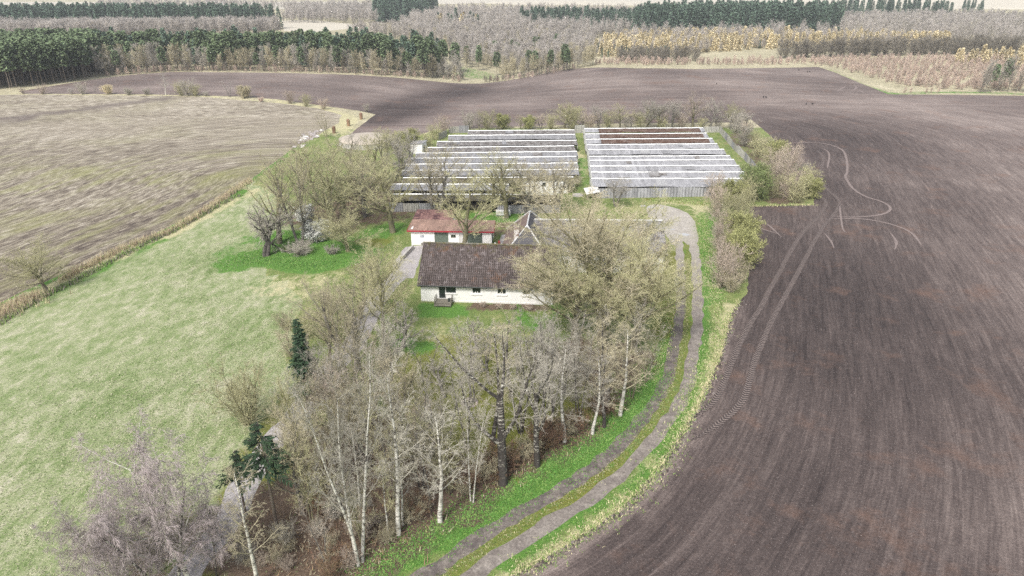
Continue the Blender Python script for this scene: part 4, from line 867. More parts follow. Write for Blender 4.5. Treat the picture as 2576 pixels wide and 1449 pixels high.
birch = dict(H=13, trunk=.9, r=.15, rmin=.0075, lv=[LV(11, .035, .02, start=.32, tip=.15), LV(6, .10, .05, n=19, ang=42, len=.27, r=.36, start=.2, short=.5), LV(4, .13, -.01, n=7, ang=42, len=.45, r=.45, start=.1), LV(3, .15, -.05, n=8, ang=40, len=.52, r=.55, start=.05), LV(2, .15, -.10, n=3, ang=36, len=.6, r=.8)])
proto('birch_a', birch, 21, B_BIRCH, T_LIGHT, split=1); proto('birch_b', {**birch, 'stems': 2, 'spread': .13, 'r': .12}, 22, B_BIRCHD, T_GREY, split=1); proto('birch_c', {**birch, 'stems': 3, 'spread': .15, 'r': .13}, 23, B_BIRCH, T_LIGHT, split=1)
bfork = dict(H=14, trunk=.50, r=.27, rmin=.0065, lv=[LV(6, .03, .03, start=.36, tip=.6), LV(9, .07, .10, n=6, ang=27, len=1.15, r=.62, start=.25, short=.2, tip=.15), LV(5, .12, .03, n=13, ang=44, len=.30, r=.33, start=.1), LV(4, .14, -.02, n=7, ang=40, len=.50, r=.5, start=.05), LV(3, .16, -.05, n=6, ang=40, len=.55, r=.6, start=.05), LV(2, .15, -.05, n=2, ang=36, len=.6, r=.8)])
proto('birch_forked', bfork, 25, B_BIRCHD, T_GREY)
weep = {**birch, 'H': 12, 'trunk': .8, 'lean': (-.22, .05), 'rmin': .009}; weep['lv'] = [LV(9, .05, .03, start=.25, tip=.2), LV(8, .08, .06, n=18, ang=52, len=.58, r=.42, start=.15, short=.35), LV(5, .12, -.05, n=15, ang=45, len=.36, r=.4, start=.1), LV(4, .12, -.30, n=12, ang=40, len=.6, r=.5, start=.05), LV(2, .12, -.35, n=5, ang=30, len=.55, r=.8)]
proto('weeping_birch', weep, 27, B_BIRCH, T_PURPLE)
slim = dict(H=10, trunk=.88, r=.085, rmin=.0075, lv=[LV(9, .05, .02, start=.25, tip=.15), LV(5, .11, .06, n=14, ang=40, len=.30, r=.45, start=.15, short=.4), LV(3, .14, .03, n=8, ang=40, len=.45, r=.5, start=.1), LV(2, .16, .0, n=5, ang=40, len=.6, r=.7)])
proto('slender_a', slim, 31, B_GREY, T_GREY); proto('slender_b', {**slim, 'stems': 3, 'spread': .18}, 32, B_OLIVE, T_TAN); proto('slender_c', {**slim, 'stems': 2, 'spread': .12}, 33, B_GREY, T_LIGHT)
proto('leaning', {**fan, 'lean': (-.42, .05), 'H': 11}, 14, B_OLIVE, T_OLIVE)
apple = dict(H=6, trunk=.45, r=.17, rmin=.010, lean=(-.55, -.1), stems=2, spread=.25, lv=[LV(6, .18, .05, start=.35, tip=.5), LV(7, .22, .02, n=9, ang=60, len=1.0, r=.5, start=.15, short=.25), LV(5, .22, .02, n=10, ang=50, len=.42, r=.45, start=.1), LV(3, .2, .02, n=9, ang=45, len=.45, r=.5, start=.05), LV(2, .2, 0, n=4, ang=40, len=.6, r=.7)])
proto('apple_a', apple, 41, B_DARK, T_GREY); proto('apple_b', {**apple, 'lean': (0, 0), 'stems': 1, 'trunk': .5}, 42, B_GREY, T_LIGHT)
bush = dict(H=4, trunk=.75, r=.035, rmin=.009, stems=13, spread=.55, buds=1, bud=.015, lv=[LV(5, .10, .04, start=.15, tip=.35), LV(4, .14, .08, n=8, ang=36, len=.55, r=.55, start=.1, short=.4), LV(3, .16, .06, n=7, ang=38, len=.5, r=.6, start=.05), LV(2, .18, .03, n=4, ang=38, len=.6, r=.8)])
proto('bush_a', bush, 51, B_GREY, T_TAN, split=1); proto('bush_b', {**bush, 'stems': 9, 'spread': .4, 'H': 5}, 52, B_OLIVE, T_OLIVE, split=1); proto('bush_c', {**bush, 'stems': 16, 'spread': .9, 'H': 3}, 53, B_GREY, T_GREY, split=1)
proto('blossom', {**bush, 'stems': 8, 'H': 4.5, 'buds': 7, 'bud': .045}, 54, B_DARK, T_GREY, blossom=T_WHITE, split=1)
proto('catkin', {**bush, 'stems': 12, 'spread': .34, 'H': 5, 'buds': 4, 'bud': .035}, 55, B_OLIVE, T_YEL, split=1)

def spruce_mesh(name, H, W, tiers, seed, needle=N_SPRUCE, low=.1, dens=1.0, flat=False):
    rg = random.Random(seed); nr = np.random.default_rng(seed); S = [(0, 0, -.1, 0, 0, H*.5, .12*H/8, .07*H/8), (0, 0, H*.5, 0, 0, H, .07*H/8, .01)]; Q = []
    Vt, Ft = tubes(np.array(S), 7); br = []
    for t in range(tiers):
        f = low+(1-low)*t/tiers; z = H*f; rad = W*((1-f)/(1-low))**.8*rg.uniform(.75, 1.1)+.08; nb = max(5, int(9*dens))
        for b in range(nb):
            a = rg.uniform(0, 6.28); L = rad*rg.uniform(.7, 1.1); dz = -.18*L+rg.uniform(-.1, .1)
            tip = (L*math.cos(a), L*math.sin(a), z+dz+(.12 if flat else 0)); br.append((0, 0, z, *tip, .02, .008))
            m = max(5, int(L*17*dens))
            for i in range(m):
                u = rg.uniform(.12, 1); c = np.array([tip[0]*u, tip[1]*u, z+dz*u]); side = rg.choice((-1, 1)); ln = .30*(1.15-u)*min(L, 1.5)+.14
                dd = np.array([math.cos(a+side*.75), math.sin(a+side*.75), rg.uniform(-.5, .05)]); e = c+dd*ln; wv = np.array([-dd[1], dd[0], rg.uniform(-.6, .6)])*.045
                Q += [c-wv, c+wv, e+wv*.5, e-wv*.5]
                up = np.array([0, 0, .05]); Q += [c-up, c+up, e+up*.4, e-up*.4]
    Vb, Fb = tubes(np.array(br), 3); V = np.concatenate([Vb, np.array(Q)]); F = np.concatenate([Fb, len(Vb)+np.arange(len(Q)).reshape(-1, 4)])
    PR[name] = (np_mesh(name+'_trunk', Vt, Ft, [B_PINE], smooth=True), np_mesh(name+'_crown', V, F, [B_DARK, needle], np.concatenate([np.zeros(len(Fb), int), np.ones(len(F)-len(Fb), int)])), H, W, len(F))
spruce_mesh('spruce', 8, 1.25, 34, 61, dens=1.2); spruce_mesh('ragged_spruce', 9.4, 1.9, 8, 62, low=.60, dens=.95, flat=True)
# far trees, one mesh each
def far_bare(name, H, W, seed, bark, twig, n1=16, n2=8, n3=5, r=.022, up=.06, low=.25, cz=None):
    P = dict(H=H, trunk=.85, r=H*.011, rmin=r, lv=[LV(5, .05, .02, start=low, tip=.2), LV(4, .1, up, n=n1, ang=42, len=.36*W, r=.45, start=.1, short=.45), LV(3, .15, up, n=n2, ang=40, len=.45, r=.6, start=.1), LV(1, .15, 0, n=n3, ang=40, len=.6, r=.8)])
    out = []; grow(random.Random(seed), P, (0, 0, -.2), (0, 0, 1), H*.85, P['r'], 0, out); O = np.array(out); O[:, 3] *= 1; Vt, Ft = tubes(O[O[:, 0] < 2][:, 1:], 4); Vc, Fc = tubes(O[O[:, 0] >= 2][:, 1:], 3)
    sc = H/O[:, 6].max(); V = np.concatenate([Vt, Vc])*sc; F = np.concatenate([Ft, Fc+len(Vt)]); PR[name] = (np_mesh(name, V, F, [bark, twig], np.concatenate([np.zeros(len(Ft), int), np.ones(len(Fc), int)])), None, H, W, len(F))
def far_pine(name, H, W, seed, needle, low=.35, cone=True, n=420, size=.55, trunkm=None):
    nr = np.random.default_rng(seed); f = nr.uniform(0, 1, n)**(1.3 if cone else .8); z = H*(low+(1-low)*f); a = nr.uniform(0, 6.28, n)
    prof = (1-f)**.75*W+.12 if cone else W*np.sqrt(np.clip(1-(2*f-.8)**2/1.6, .04, 1)); lump = .75+.25*np.sin(a*3+z*1.7)+nr.normal(0, .1, n); rr = prof*lump*nr.uniform(.35, 1, n)**.5
    c = np.stack([rr*np.cos(a), rr*np.sin(a), z-.15*rr], 1); d = np.stack([np.cos(a), np.sin(a), nr.uniform(-.55, .35, n)], 1)*size*nr.uniform(.6, 1.3, (n, 1)); w = np.stack([-np.sin(a), np.cos(a), nr.normal(0, .5, n)], 1)*size*.42
    Q = np.stack([c-w, c+w, c+d+w*.35, c+d-w*.35], 1).reshape(-1, 3)
    Vt, Ft = tubes(np.array([(0, 0, -.3, 0, 0, H*.55, H*.012, H*.009), (0, 0, H*.55, 0, 0, H*.97, H*.009, .02)]), 5); V = np.concatenate([Vt, Q]); F = np.concatenate([Ft, len(Vt)+np.arange(n*4).reshape(-1, 4)])
    PR[name] = (np_mesh(name, V, F, [trunkm or B_PINE, needle], np.concatenate([np.zeros(len(Ft), int), np.ones(n, int)])), None, H, W, len(F))
for i in range(3):
    far_pine(f'far_pine_{i}', 13, 2.1, 70+i, N_PINE, low=.42, cone=False, n=620, size=.8); far_pine(f'far_spruce_{i}', 14, 2.2, 80+i, N_FAR, low=.10, n=620, size=.75); far_pine(f'larch_{i}', 7, 1.6, 90+i, T_LARCH, low=.05, n=520, size=.55)
    far_bare(f'far_bare_{i}', 11, 1.15, 100+i, B_GREY, T_LILAC, r=.042, n1=22, n2=9); far_bare(f'far_grey_{i}', 10, 1.1, 110+i, B_GREY, T_GREY, r=.034, n1=22, n2=10); far_bare(f'red_shrub_{i}', 3.2, 1.5, 120+i, B_GREY, T_RED, r=.028, low=.05, n1=18, n2=8); far_bare(f'hedge_tree_{i}', 5.5, 1.5, 130+i, B_DARK, T_HEDGE, r=.03, low=.12, n1=20, n2=8)
    far_bare(f'far_tan_{i}', 9, 1.1, 140+i, B_OLIVE, T_TAN, r=.034, n1=22, n2=10)

def place(key, pos, h, label, cat='tree', group=None, wf=1.0, rz=None, twig=None, bark=None, name=None, parts=True):
    mt, mc, H, Wd, _ = PR[key]; s = h/H; nm = name or ('shrub' if cat in ('shrub', 'bush') else cat.replace(' ', '_')+'_tree' if cat in ('birch', 'spruce') else 'bare_tree')
    rz = rng.uniform(0, 6.28) if rz is None else rz
    if mc is None:
        o = link(nm, mt); o.location = pos
    else:
        o = link(nm, None); o.location = pos; t = link('trunk', mt, o); c = link('crown', mc, o)
        for ob, mm, sl in ((t, bark, 0), (c, twig, 0)):
            if mm: ob.material_slots[sl].link = 'OBJECT'; ob.material_slots[sl].material = mm
        if twig and len(c.material_slots) > 1 and key not in ('blossom',): c.material_slots[1].link = 'OBJECT'; c.material_slots[1].material = twig
    o.rotation_euler = (0, 0, rz); o.scale = (s*wf, s*wf, s); tag(o, label, cat, group); return o
def T(key, bx, by, ty, label, hw=None, **k):
    p = G(bx, by); h = max(1.2, topz(bx, ty, p.y)-p.z); H, Wd = PR[key][2:4]
    wf = 1.0
    if hw: wf = min(1.9, max(.55, hw/FD*math.hypot(p.y, 34-h*.6)/(Wd*h/H)))
    return place(key, p, h, label, wf=wf, **k)
# ---- single trees and shrubs, each where it stands ---------------------------------
g = 'birches in the garden wood'
T('weeping_birch', 500, 1500, 1078, 'big weeping birch with purplish hanging twigs at the lower end of the driveway', 165, cat='birch', rz=.2)
T('birch_b', 440, 1530, 1200, 'second birch with dark stems beside the big weeping birch', 120, cat='birch', twig=T_PURPLE)
T('birch_a', 650, 1475, 1150, 'thin leaning white birch right of the lower driveway', 60, cat='birch', rz=2, twig=T_TAN)
T('weeping_birch', 330, 1560, 1240, 'low purplish birch at the meadow edge below the weeping birch', 100, cat='birch', rz=1.0)
for i, (x, y, t, w) in enumerate([(400, 1440, 1210, 95), (300, 1450, 1260, 80), (545, 1450, 1230, 60)]):
    T('weeping_birch', x, y, t, 'smaller purplish bare birch in the cluster below the big weeping birch', w, cat='birch', group='smaller birches below the big weeping birch', bark=B_BIRCHD)
T('spruce', 775, 1008, 800, 'slim dark green spruce standing alone beside the driveway', 44, cat='spruce')
T('ragged_spruce', 700, 1345, 1050, 'ragged dark spruce with long bare double trunk over the driveway', 75, cat='spruce', rz=.7)
T('ragged_spruce', 618, 1290, 1130, 'small flat-topped dark spruce left of the ragged spruce', 45, cat='spruce', rz=2.7)
T('birch_c', 905, 1418, 862, 'triple-stemmed white birch at the lower edge of the wood', 115, cat='birch', rz=.5)
T('birch_a', 1107, 1312, 1010, 'leaning birch with thick white trunk at the wood edge near the track', 75, cat='birch', rz=2.2)
T('birch_a', 1003, 1345, 900, 'white birch right of the triple-stemmed birch', 70, cat='birch', rz=4.2)
T('birch_b', 1187, 1262, 955, 'slim twin birch between the leaning white birch and the great forked birch', 52, cat='birch', bark=B_BIRCH)
T('birch_forked', 1265, 1218, 782, 'great forked birch with black lower trunk in the garden', 130, cat='birch', rz=.4)
T('birch_forked', 1352, 1172, 800, 'forked birch with short white foot right of the great forked birch', 85, cat='birch', rz=2.0)
T('birch_b', 1376, 1085, 790, 'pair of dark-barked birch stems on the mossy lawn', 65, cat='birch')
T('birch_a', 1420, 1112, 850, 'birch with grey twigs at the track side, second from the track bend', 55, cat='birch', twig=T_GREY)
T('birch_a', 1490, 1092, 880, 'straight white birch trunk with thin crown at the track side', 50, cat='birch', twig=T_GREY)
T('birch_a', 1560, 1045, 800, 'tall birch with brown ivy at the upper edge of the wood by the track', 60, cat='birch', twig=T_TAN)
for i, (x, y, t, w) in enumerate([(1175, 1130, 850, 60), (1240, 1120, 800, 70), (1310, 1090, 790, 65), (1390, 1040, 790, 62), (1285, 1000, 785, 60), (1350, 1010, 788, 60), (1190, 1010, 800, 60), (1500, 1000, 790, 60), (1455, 1075, 830, 55), (1420, 990, 790, 50), (1520, 1075, 850, 50), (1120, 1180, 900, 55), (1060, 1230, 930, 60)]):
    T(['birch_b', 'birch_a', 'birch_c'][i % 3], x, y, t, 'grey birch with fine hazy crown between the larger garden birches', w, cat='birch', group='lesser birches among the garden birches', bark=B_BIRCHD, twig=[T_GREY, T_TAN, T_GREY][i % 3])
T('leaning', 785, 1218, 900, 'olive-barked tree leaning over the driveway from the wood', 50, rz=0)
for i, (x, y, t, w, k, l) in enumerate([(885, 965, 680, 88, 'upright_b', 'twin-stemmed yellowish tree right of the slim spruce'), (830, 915, 735, 60, 'upright_a', 'yellowish tree just above the slim spruce'), (905, 930, 720, 65, 'upright_a', 'upright tree between the driveway and the slim spruce'),
    (967, 848, 612, 92, 'spreading_a', 'broad old tree with dark limbs left of the farmhouse'), (1015, 872, 750, 60, 'apple_b', 'low dense spreading tree in front of the farmhouse left corner'), (905, 800, 640, 75, 'upright_c', 'tan tree on the meadow side of the driveway bend'), (945, 745, 625, 50, 'upright_b', 'small tan tree behind the broad old tree'),
    (850, 860, 700, 70, 'upright_a', 'fine-twigged tree on the meadow edge left of the driveway'),
    (1515, 872, 440, 215, 'spreading_a', 'huge spreading tree in front of the barn'), (1445, 850, 540, 130, 'spreading_b', 'second great spreading tree left of the huge one'), (1592, 880, 515, 130, 'spreading_b', 'spreading tree right of the huge tree by the track'), (1530, 800, 462, 165, 'spreading_b', 'spreading tree close behind the huge tree, over the barn roof'),
    (703, 612, 388, 82, 'upright_a', 'tall tree with pale smooth trunk above the bright green orchard floor'), (756, 618, 362, 62, 'upright_b', 'tall ivy-covered tree right of the pale-trunked one'), (833, 590, 380, 95, 'upright_a', 'tall broad tree in the middle of the orchard copse'),
    (989, 585, 372, 95, 'upright_a', 'tree with thick mossy trunk left of the garage'), (1167, 640, 405, 85, 'upright_a', 'mossy tree in front of the garage with trunk across its wall'), (1100, 548, 360, 78, 'upright_b', 'tree behind the left part of the garage'),
    (1231, 535, 388, 60, 'upright_c', 'thin tree behind the garage beside the board stack'), (1275, 548, 362, 80, 'upright_a', 'tree just right of the white board stack'), (1326, 545, 395, 55, 'upright_b', 'thin tree behind the hipped outbuilding'), (1398, 530, 390, 70, 'upright_b', 'tree at the front right corner of the left shed block'),
    (1350, 540, 410, 34, 'slender_a', 'slender pole tree between the outbuilding and the sheds'), (1548, 520, 440, 38, 'upright_b', 'small tree by the corrugated fence of the right shed block'),
    (875, 632, 500, 70, 'spreading_b', 'low dark dense tree in the orchard with bare short trunk'), (668, 645, 500, 70, 'apple_a', 'old leaning apple tree at the meadow edge of the orchard'), (118, 735, 594, 78, 'spreading_b', 'lone bare tree at the ditch beside the meadow'), (821, 345, 278, 22, 'slender_b', 'thin bare tree by the stones at the stubble corner')]):
    T(k, x, y, t, l, w, twig=(T_TAN if i in (5, 6, 7, 8) else T_GREY if i in (23, 25) else None), rz=3.4 if k == 'apple_a' else None)
T('bush_b', 622, 1068, 900, 'yellowish multi-stemmed young tree on the meadow bank above the ragged spruce', 75, twig=T_OLIVE)
T('blossom', 797, 606, 555, 'small tree full of white blossom in the orchard', 30, cat='shrub', name='blossom_shrub')
T('blossom', 768, 560, 515, 'faint white blossoming shrub behind the small blossom tree', 22, cat='shrub', name='blossom_shrub')
T('bush_c', 757, 640, 602, 'grey twiggy round bush below the white blossom', 30, cat='shrub', twig=T_GREY)
T('bush_c', 836, 638, 612, 'little grey bush right of the round orchard bush', 18, cat='shrub', twig=T_GREY)
o = T('bush_c', 1152, 756, 745, 'small round evergreen bush by the garden steps', 8, cat='shrub', twig=N_SPRUCE)
for i, (x, y, t, w) in enumerate([(870, 560, 420, 60), (920, 545, 415, 60), (960, 525, 410, 60), (1005, 470, 370, 40), (900, 490, 380, 55), (850, 470, 365, 55), (940, 455, 355, 50), (1015, 440, 345, 35), (800, 505, 375, 55), (760, 480, 365, 50), (970, 420, 335, 40), (880, 430, 350, 45)]):
    T(['upright_a', 'upright_b', 'upright_c'][i % 3], x, y, t-22, 'bare yellowish tree in the dense copse left of the animal sheds', w*1.15, group='trees of the copse left of the sheds', twig=[T_OLIVE, T_TAN, T_OLIVE, T_GREY][i % 4])
for i in range(14):
    T('slender_a', 772+i*10+rng.uniform(-4, 4), 548+rng.uniform(-14, 22), 420+rng.uniform(-15, 20), 'thin young trunk among the orchard copse poles', 16, group='young poles in the orchard copse', bark=B_OLIVE, twig=T_OLIVE)
for i, (x, y, t, w) in enumerate([(1180, 935, 815, 50), (1235, 965, 820, 50), (1300, 940, 800, 55), (1360, 930, 800, 50), (1420, 945, 790, 55), (1120, 1000, 880, 50), (1070, 960, 850, 45), (1200, 880, 790, 40)]):
    T(['slender_c', 'apple_b'][i % 2], x, y, t, 'small bare garden tree with grey twigs on the lawn below the farmhouse', w, group='small grey trees on the lawn below the farmhouse', twig=T_LIGHT if i % 2 else T_GREY)
for i, (x, y, t, w) in enumerate([(1480, 955, 790, 55), (1560, 935, 740, 60), (1600, 890, 730, 50), (1625, 960, 790, 45), (1530, 1010, 830, 45), (1455, 885, 740, 45), (1590, 1000, 850, 45), (1500, 1040, 900, 40), (1575, 960, 790, 40), (1440, 1010, 860, 40)]):
    T(['slender_b', 'slender_c', 'slender_a'][i % 3], x, y, t, 'dense grey-brown twiggy tree between the huge tree and the track', w, group='twiggy trees between the huge tree and the track', twig=T_GREY if i % 2 else T_TAN)
for i, (x, y, t, w) in enumerate([(1215, 772, 745, 35), (1255, 776, 752, 30), (1290, 778, 752, 30), (1330, 780, 752, 30), (1372, 780, 750, 28)]):
    place('bush_c', G(x, y), .75, 'low pinkish bare shrub along the foot of the farmhouse wall', cat='shrub', group='low shrubs along the farmhouse front', twig=T_PINK)
# the dense lower wood
wood = linear(W([(760, 1160), (830, 1050), (900, 985), (1000, 1000), (1080, 1100), (1160, 1230), (1060, 1300), (930, 1400), (820, 1470), (720, 1475)]), 2)
wx = [p.x for p in wood]; wy = [p.y for p in wood]; cnt = 0; pts = []
while cnt < 38:
    x, y = rng.uniform(min(wx), max(wx)), rng.uniform(min(wy), max(wy))
    if inside(wood, np.array([x]), np.array([y]))[0] and all((x-a)**2+(y-b)**2 > 2.0 for a, b in pts):
        pts.append((x, y)); cnt += 1; k = rng.choice(['slender_a', 'slender_b', 'slender_c', 'slender_b', 'birch_a', 'upright_b'])
        b = k == 'birch_a'
        place(k, (x, y, 0), rng.uniform(5.5, 9.5), 'thin white-stemmed young birch inside the lower wood' if b else 'thin grey bare tree crowded in the lower wood', cat='birch' if b else 'tree', group='young birches in the lower wood' if b else 'thin trees crowded in the lower wood', wf=rng.uniform(.8, 1.2), twig=rng.choice([T_GREY, T_TAN, T_OLIVE, T_LIGHT, T_PINK]))
for i in range(20):
    a = [(980, 1370), (1060, 1320), (1140, 1275), (1220, 1232), (1300, 1190), (1380, 1145), (1450, 1100), (1530, 1062)]; j = rng.randrange(7); u = rng.random(); x = a[j][0]*(1-u)+a[j+1][0]*u; y = a[j][1]*(1-u)+a[j+1][1]*u-rng.uniform(5, 40)
    place(rng.choice(['bush_a', 'bush_c']), G(x, y), rng.uniform(1.3, 2.6), 'brown bramble bush under the birches along the track verge', cat='shrub', group='brown bramble bushes along the track verge', twig=rng.choice([T_BROWN, T_BROWN, T_TAN]))
for i in range(34):
    x, y = rng.choice([(720, 1400), (800, 1330), (860, 1420), (930, 1330), (1000, 1260), (880, 1240), (780, 1270), (960, 1180), (650, 1440)]); x += rng.uniform(-45, 45); y += rng.uniform(-45, 45)
    place(rng.choice(['bush_a', 'bush_c', 'bush_b']), G(x, y), rng.uniform(1.0, 2.2), 'tangled undergrowth bush on the floor of the lower wood', cat='shrub', group='undergrowth bushes in the lower wood', twig=rng.choice([T_BROWN, T_GREY, T_TAN, T_PINK]))
for i, (x, y, h) in enumerate([(600, 1010, 2.0), (740, 900, 3.5), (770, 850, 3.5), (720, 830, 2.5), (470, 1330, 2.2), (380, 1400, 2.5), (300, 1420, 2.2), (250, 1400, 2), (830, 790, 3.5)]):
    place('bush_b', G(x, y), h, 'loose pale bush on the meadow edge along the driveway', cat='shrub', group='loose pale bushes along the meadow edge of the driveway', wf=1.2, twig=T_TAN if i % 2 else T_OLIVE)
# field hedges right of the track and round the sheds
hd = [(1795, 500, 'P'), (1812, 512, 'O'), (1842, 520, 'Y'), (1868, 528, 'O'), (1800, 545, 'P'), (1835, 560, 'O'), (1865, 570, 'O'), (1808, 590, 'P'), (1845, 600, 'O'), (1812, 630, 'P'), (1862, 628, 'Y'), (1850, 655, 'Y'), (1815, 668, 'P'), (1868, 675, 'Y'), (1830, 700, 'P'), (1858, 712, 'K'), (1838, 735, 'K'), (1812, 725, 'P')]
CT = {'P': ('bush_b', T_PINK, 'pinkish'), 'O': ('bush_b', T_OLIVE, 'olive'), 'Y': ('catkin', T_YEL, 'yellow-green'), 'K': ('bush_a', T_TAN, 'tan tangled'), 'G': ('bush_b', T_GREY, 'grey'), 'H': ('catkin', mat_twig('leafing_green', (.24, .30, .12), (.20, .23, .10)), 'green leafing')}
for x, y, c in hd:
    k, t, w = CT[c]; place(k, G(x, y), rng.uniform(4.2, 5.6) if c != 'K' else 3.2, f'{w} shrub in the hedge between the gravel track and the ploughed field', cat='shrub', group=f'{w} shrubs in the hedge by the gravel track', twig=t, wf=.9)
hd = [(1850, 335, 'G'), (1875, 345, 'P'), (1895, 372, 'O'), (1870, 368, 'G'), (1905, 395, 'O'), (1930, 385, 'K'), (1925, 415, 'O'), (1955, 410, 'Y'), (1950, 440, 'P'), (1985, 430, 'P'), (1980, 460, 'P'), (2010, 455, 'G'), (2030, 470, 'O'), (2005, 490, 'P'), (2035, 500, 'Y'), (1975, 500, 'P'), (1940, 498, 'O'), (1905, 503, 'H'), (1885, 495, 'H'), (1925, 470, 'K'), (1965, 480, 'P'), (2000, 510, 'O'), (1880, 510, 'O'), (1892, 480, 'H')]
for x, y, c in hd:
    k, t, w = CT[c]; place(k, G(x, y), rng.uniform(4.0, 6.2), f'{w} bare shrub in the thicket between the sheds and the ploughed field', cat='shrub', group=f'{w} shrubs in the thicket right of the sheds', twig=t, wf=.95)
for i, (x, y, t, w, c) in enumerate([(1420, 322, 245, 50, T_OLIVE), (1505, 322, 262, 32, T_GREY), (1560, 322, 255, 35, T_OLIVE), (1628, 322, 236, 42, T_LIGHT), (1690, 322, 245, 38, T_GREY), (1742, 322, 230, 42, T_PINK), (1785, 322, 238, 36, T_GREY), (1838, 325, 258, 38, T_OLIVE), (1205, 326, 290, 25, T_GREY), (1248, 326, 292, 22, T_TAN), (1360, 324, 283, 28, T_PINK), (1310, 324, 285, 22, T_OLIVE), (1465, 322, 280, 25, T_TAN), (1870, 330, 275, 30, T_GREY), (1655, 322, 262, 25, T_PINK), (1590, 324, 275, 24, T_TAN)]):
    T(['apple_b', 'upright_b', 'upright_a'][i % 3] if i not in (0, 3) else 'spreading_b', x, y, t, 'bare spreading tree in the row along the back of the sheds', w, group='bare trees along the back of the sheds', twig=c)
for i, (x, c) in enumerate([(1180, 'G'), (1225, 'O'), (1262, 'Y'), (1330, 'Y'), (1385, 'O'), (1440, 'O'), (1485, 'P'), (1530, 'O'), (1575, 'G'), (1610, 'O'), (1665, 'O'), (1715, 'P'), (1765, 'O'), (1805, 'G'), (1850, 'P')]):
    k, t, w = CT[c]; place(k, G(x, 325), rng.uniform(3.4, 5.4), f'{w} low shrub along the back of the sheds', cat='shrub', group=f'{w} low shrubs along the back of the sheds', twig=t, wf=1.1)
for x, y, h, c in [(1115, 338, 5, 'P'), (1095, 352, 4.2, 'O'), (1030, 378, 4.8, 'Y'), (1012, 372, 4.5, 'O'), (1005, 395, 4.5, 'O'), (1078, 368, 3.5, 'O'), (990, 375, 4, 'O')]:
    k, t, w = CT[c]; place(k, G(x, y), h, f'{w} bush at the left ends of the shed rows', cat='shrub', group=f'{w} bushes at the left ends of the shed rows', twig=t, wf=1.1)
for x, y, h in [(1440, 420, 1.6), (1452, 470, 2.4), (1430, 485, 3.0), (1120, 420, 3.5), (1080, 430, 2.5)]:
    place('bush_b', G(x, y), h, 'small bush growing up between the shed roofs', cat='shrub', group='small bushes between the sheds')
# shrubs on the stubble boundary
K3 = .3336
for x, y, t, k, c, l in [(175, 705, 665, 'bush_b', T_PINK, 'small pinkish shrub at the far left tip of the ploughed field'), (325, 708, 640, 'bush_b', T_PINK, 'round pinkish shrub, second on the stubble edge'), (540, 708, 665, 'bush_b', T_LILAC, 'faint low shrub on the stubble edge'), (625, 708, 625, 'bush_b', T_GREY, 'round grey shrub on the stubble edge'),
    (725, 708, 640, 'slender_a', T_LIGHT, 'tiny bare tree on the stubble edge'), (820, 710, 650, 'catkin', T_LARCH, 'golden brown bush on the stubble edge'), (970, 712, 660, 'bush_c', T_LIGHT, 'low cut shrub with pale shoots on the stubble edge'), (1110, 712, 665, 'bush_c', T_GREY, 'second low cut shrub on the stubble edge'),
    (1250, 712, 575, 'birch_a', T_LIGHT, 'slim pale birch on the stubble edge'), (1370, 718, 625, 'bush_b', T_OLIVE, 'large grey-green bush clump, left part'), (1430, 720, 605, 'bush_b', T_GREY, 'large grey-green bush clump, middle part'), (1475, 722, 640, 'bush_b', T_OLIVE, 'large grey-green bush clump, right part'),
    (1555, 722, 688, 'bush_c', T_GREY, 'tiny shrub right of the large bush clump'), (1730, 728, 625, 'slender_c', T_LILAC, 'small grey tree on the stubble edge'), (1845, 738, 658, 'catkin', T_TAN, 'pale catkin bush on the stubble edge'), (1970, 765, 730, 'bush_c', T_RED, 'low reddish shrub on the boundary'),
    (2190, 778, 690, 'bush_b', T_PINK, 'sparse pinkish bush on the boundary'), (2310, 800, 718, 'bush_b', T_OLIVE, 'dark olive bush on the boundary towards the field corner'), (2440, 822, 745, 'bush_b', T_PINK, 'sparse pinkish bush near the field corner')]:
    T(k, x*K3, y*K3+1, y*K3-(y-t)*K3*1.25, l, hw=(y-t)*K3*.55, cat='shrub' if 'b' == k[0] and k != 'birch_a' or k == 'catkin' else 'tree', twig=c)
T('bush_b', (1000+190/2.574)*.8587, 845/2.574*.8587, 770/2.574*.8587, 'dark bush at the tip of the ploughed field corner', cat='shrub', twig=T_GREY)
st_m = MB(); st_m.rod((0, 0, -.1), (0.05, 0, 1.6), .42, .36, 9); st_m.rod((.02, 0, 1.58), (0.03, .02, 1.75), .36, .2, 9)
for a in range(7): st_m.rod((.3*math.cos(a), .3*math.sin(a), .1), (.42*math.cos(a), .42*math.sin(a), 1.5), .07, .05, 5)
so = st_m.build('tree_stump', T_BROWN); so.location = G((1000+150/2.574)*.8587, 900/2.574*.8587); tag(so, 'brown ivy-covered stump in the grass at the field corner, uppermost of three', 'stump')
for x, y, l in (((1000+55/2.574)*.8587, 950/2.574*.8587, 'middle brown stump of three at the field corner'), (2520/2.574*.8587, 1005/2.574*.8587, 'lowest brown stump of three, nearest the stone heap')):
    c = so.copy(); COL.objects.link(c); c.location = G(x, y); c.rotation_euler = (0, 0, rng.uniform(0, 6)); tag(c, l, 'stump')
lg = MB(); lg.rod((0, 0, .15), (5.5, 2.2, .2), .14, .09, 8); lg.rod((4, 1.6, .2), (5.2, 2.8, .5), .05, .02, 6); o = lg.build('fallen_log', B_PINE, loc=G(880, 1330)); tag(o, 'long fallen trunk lying in the undergrowth of the lower wood', 'log')
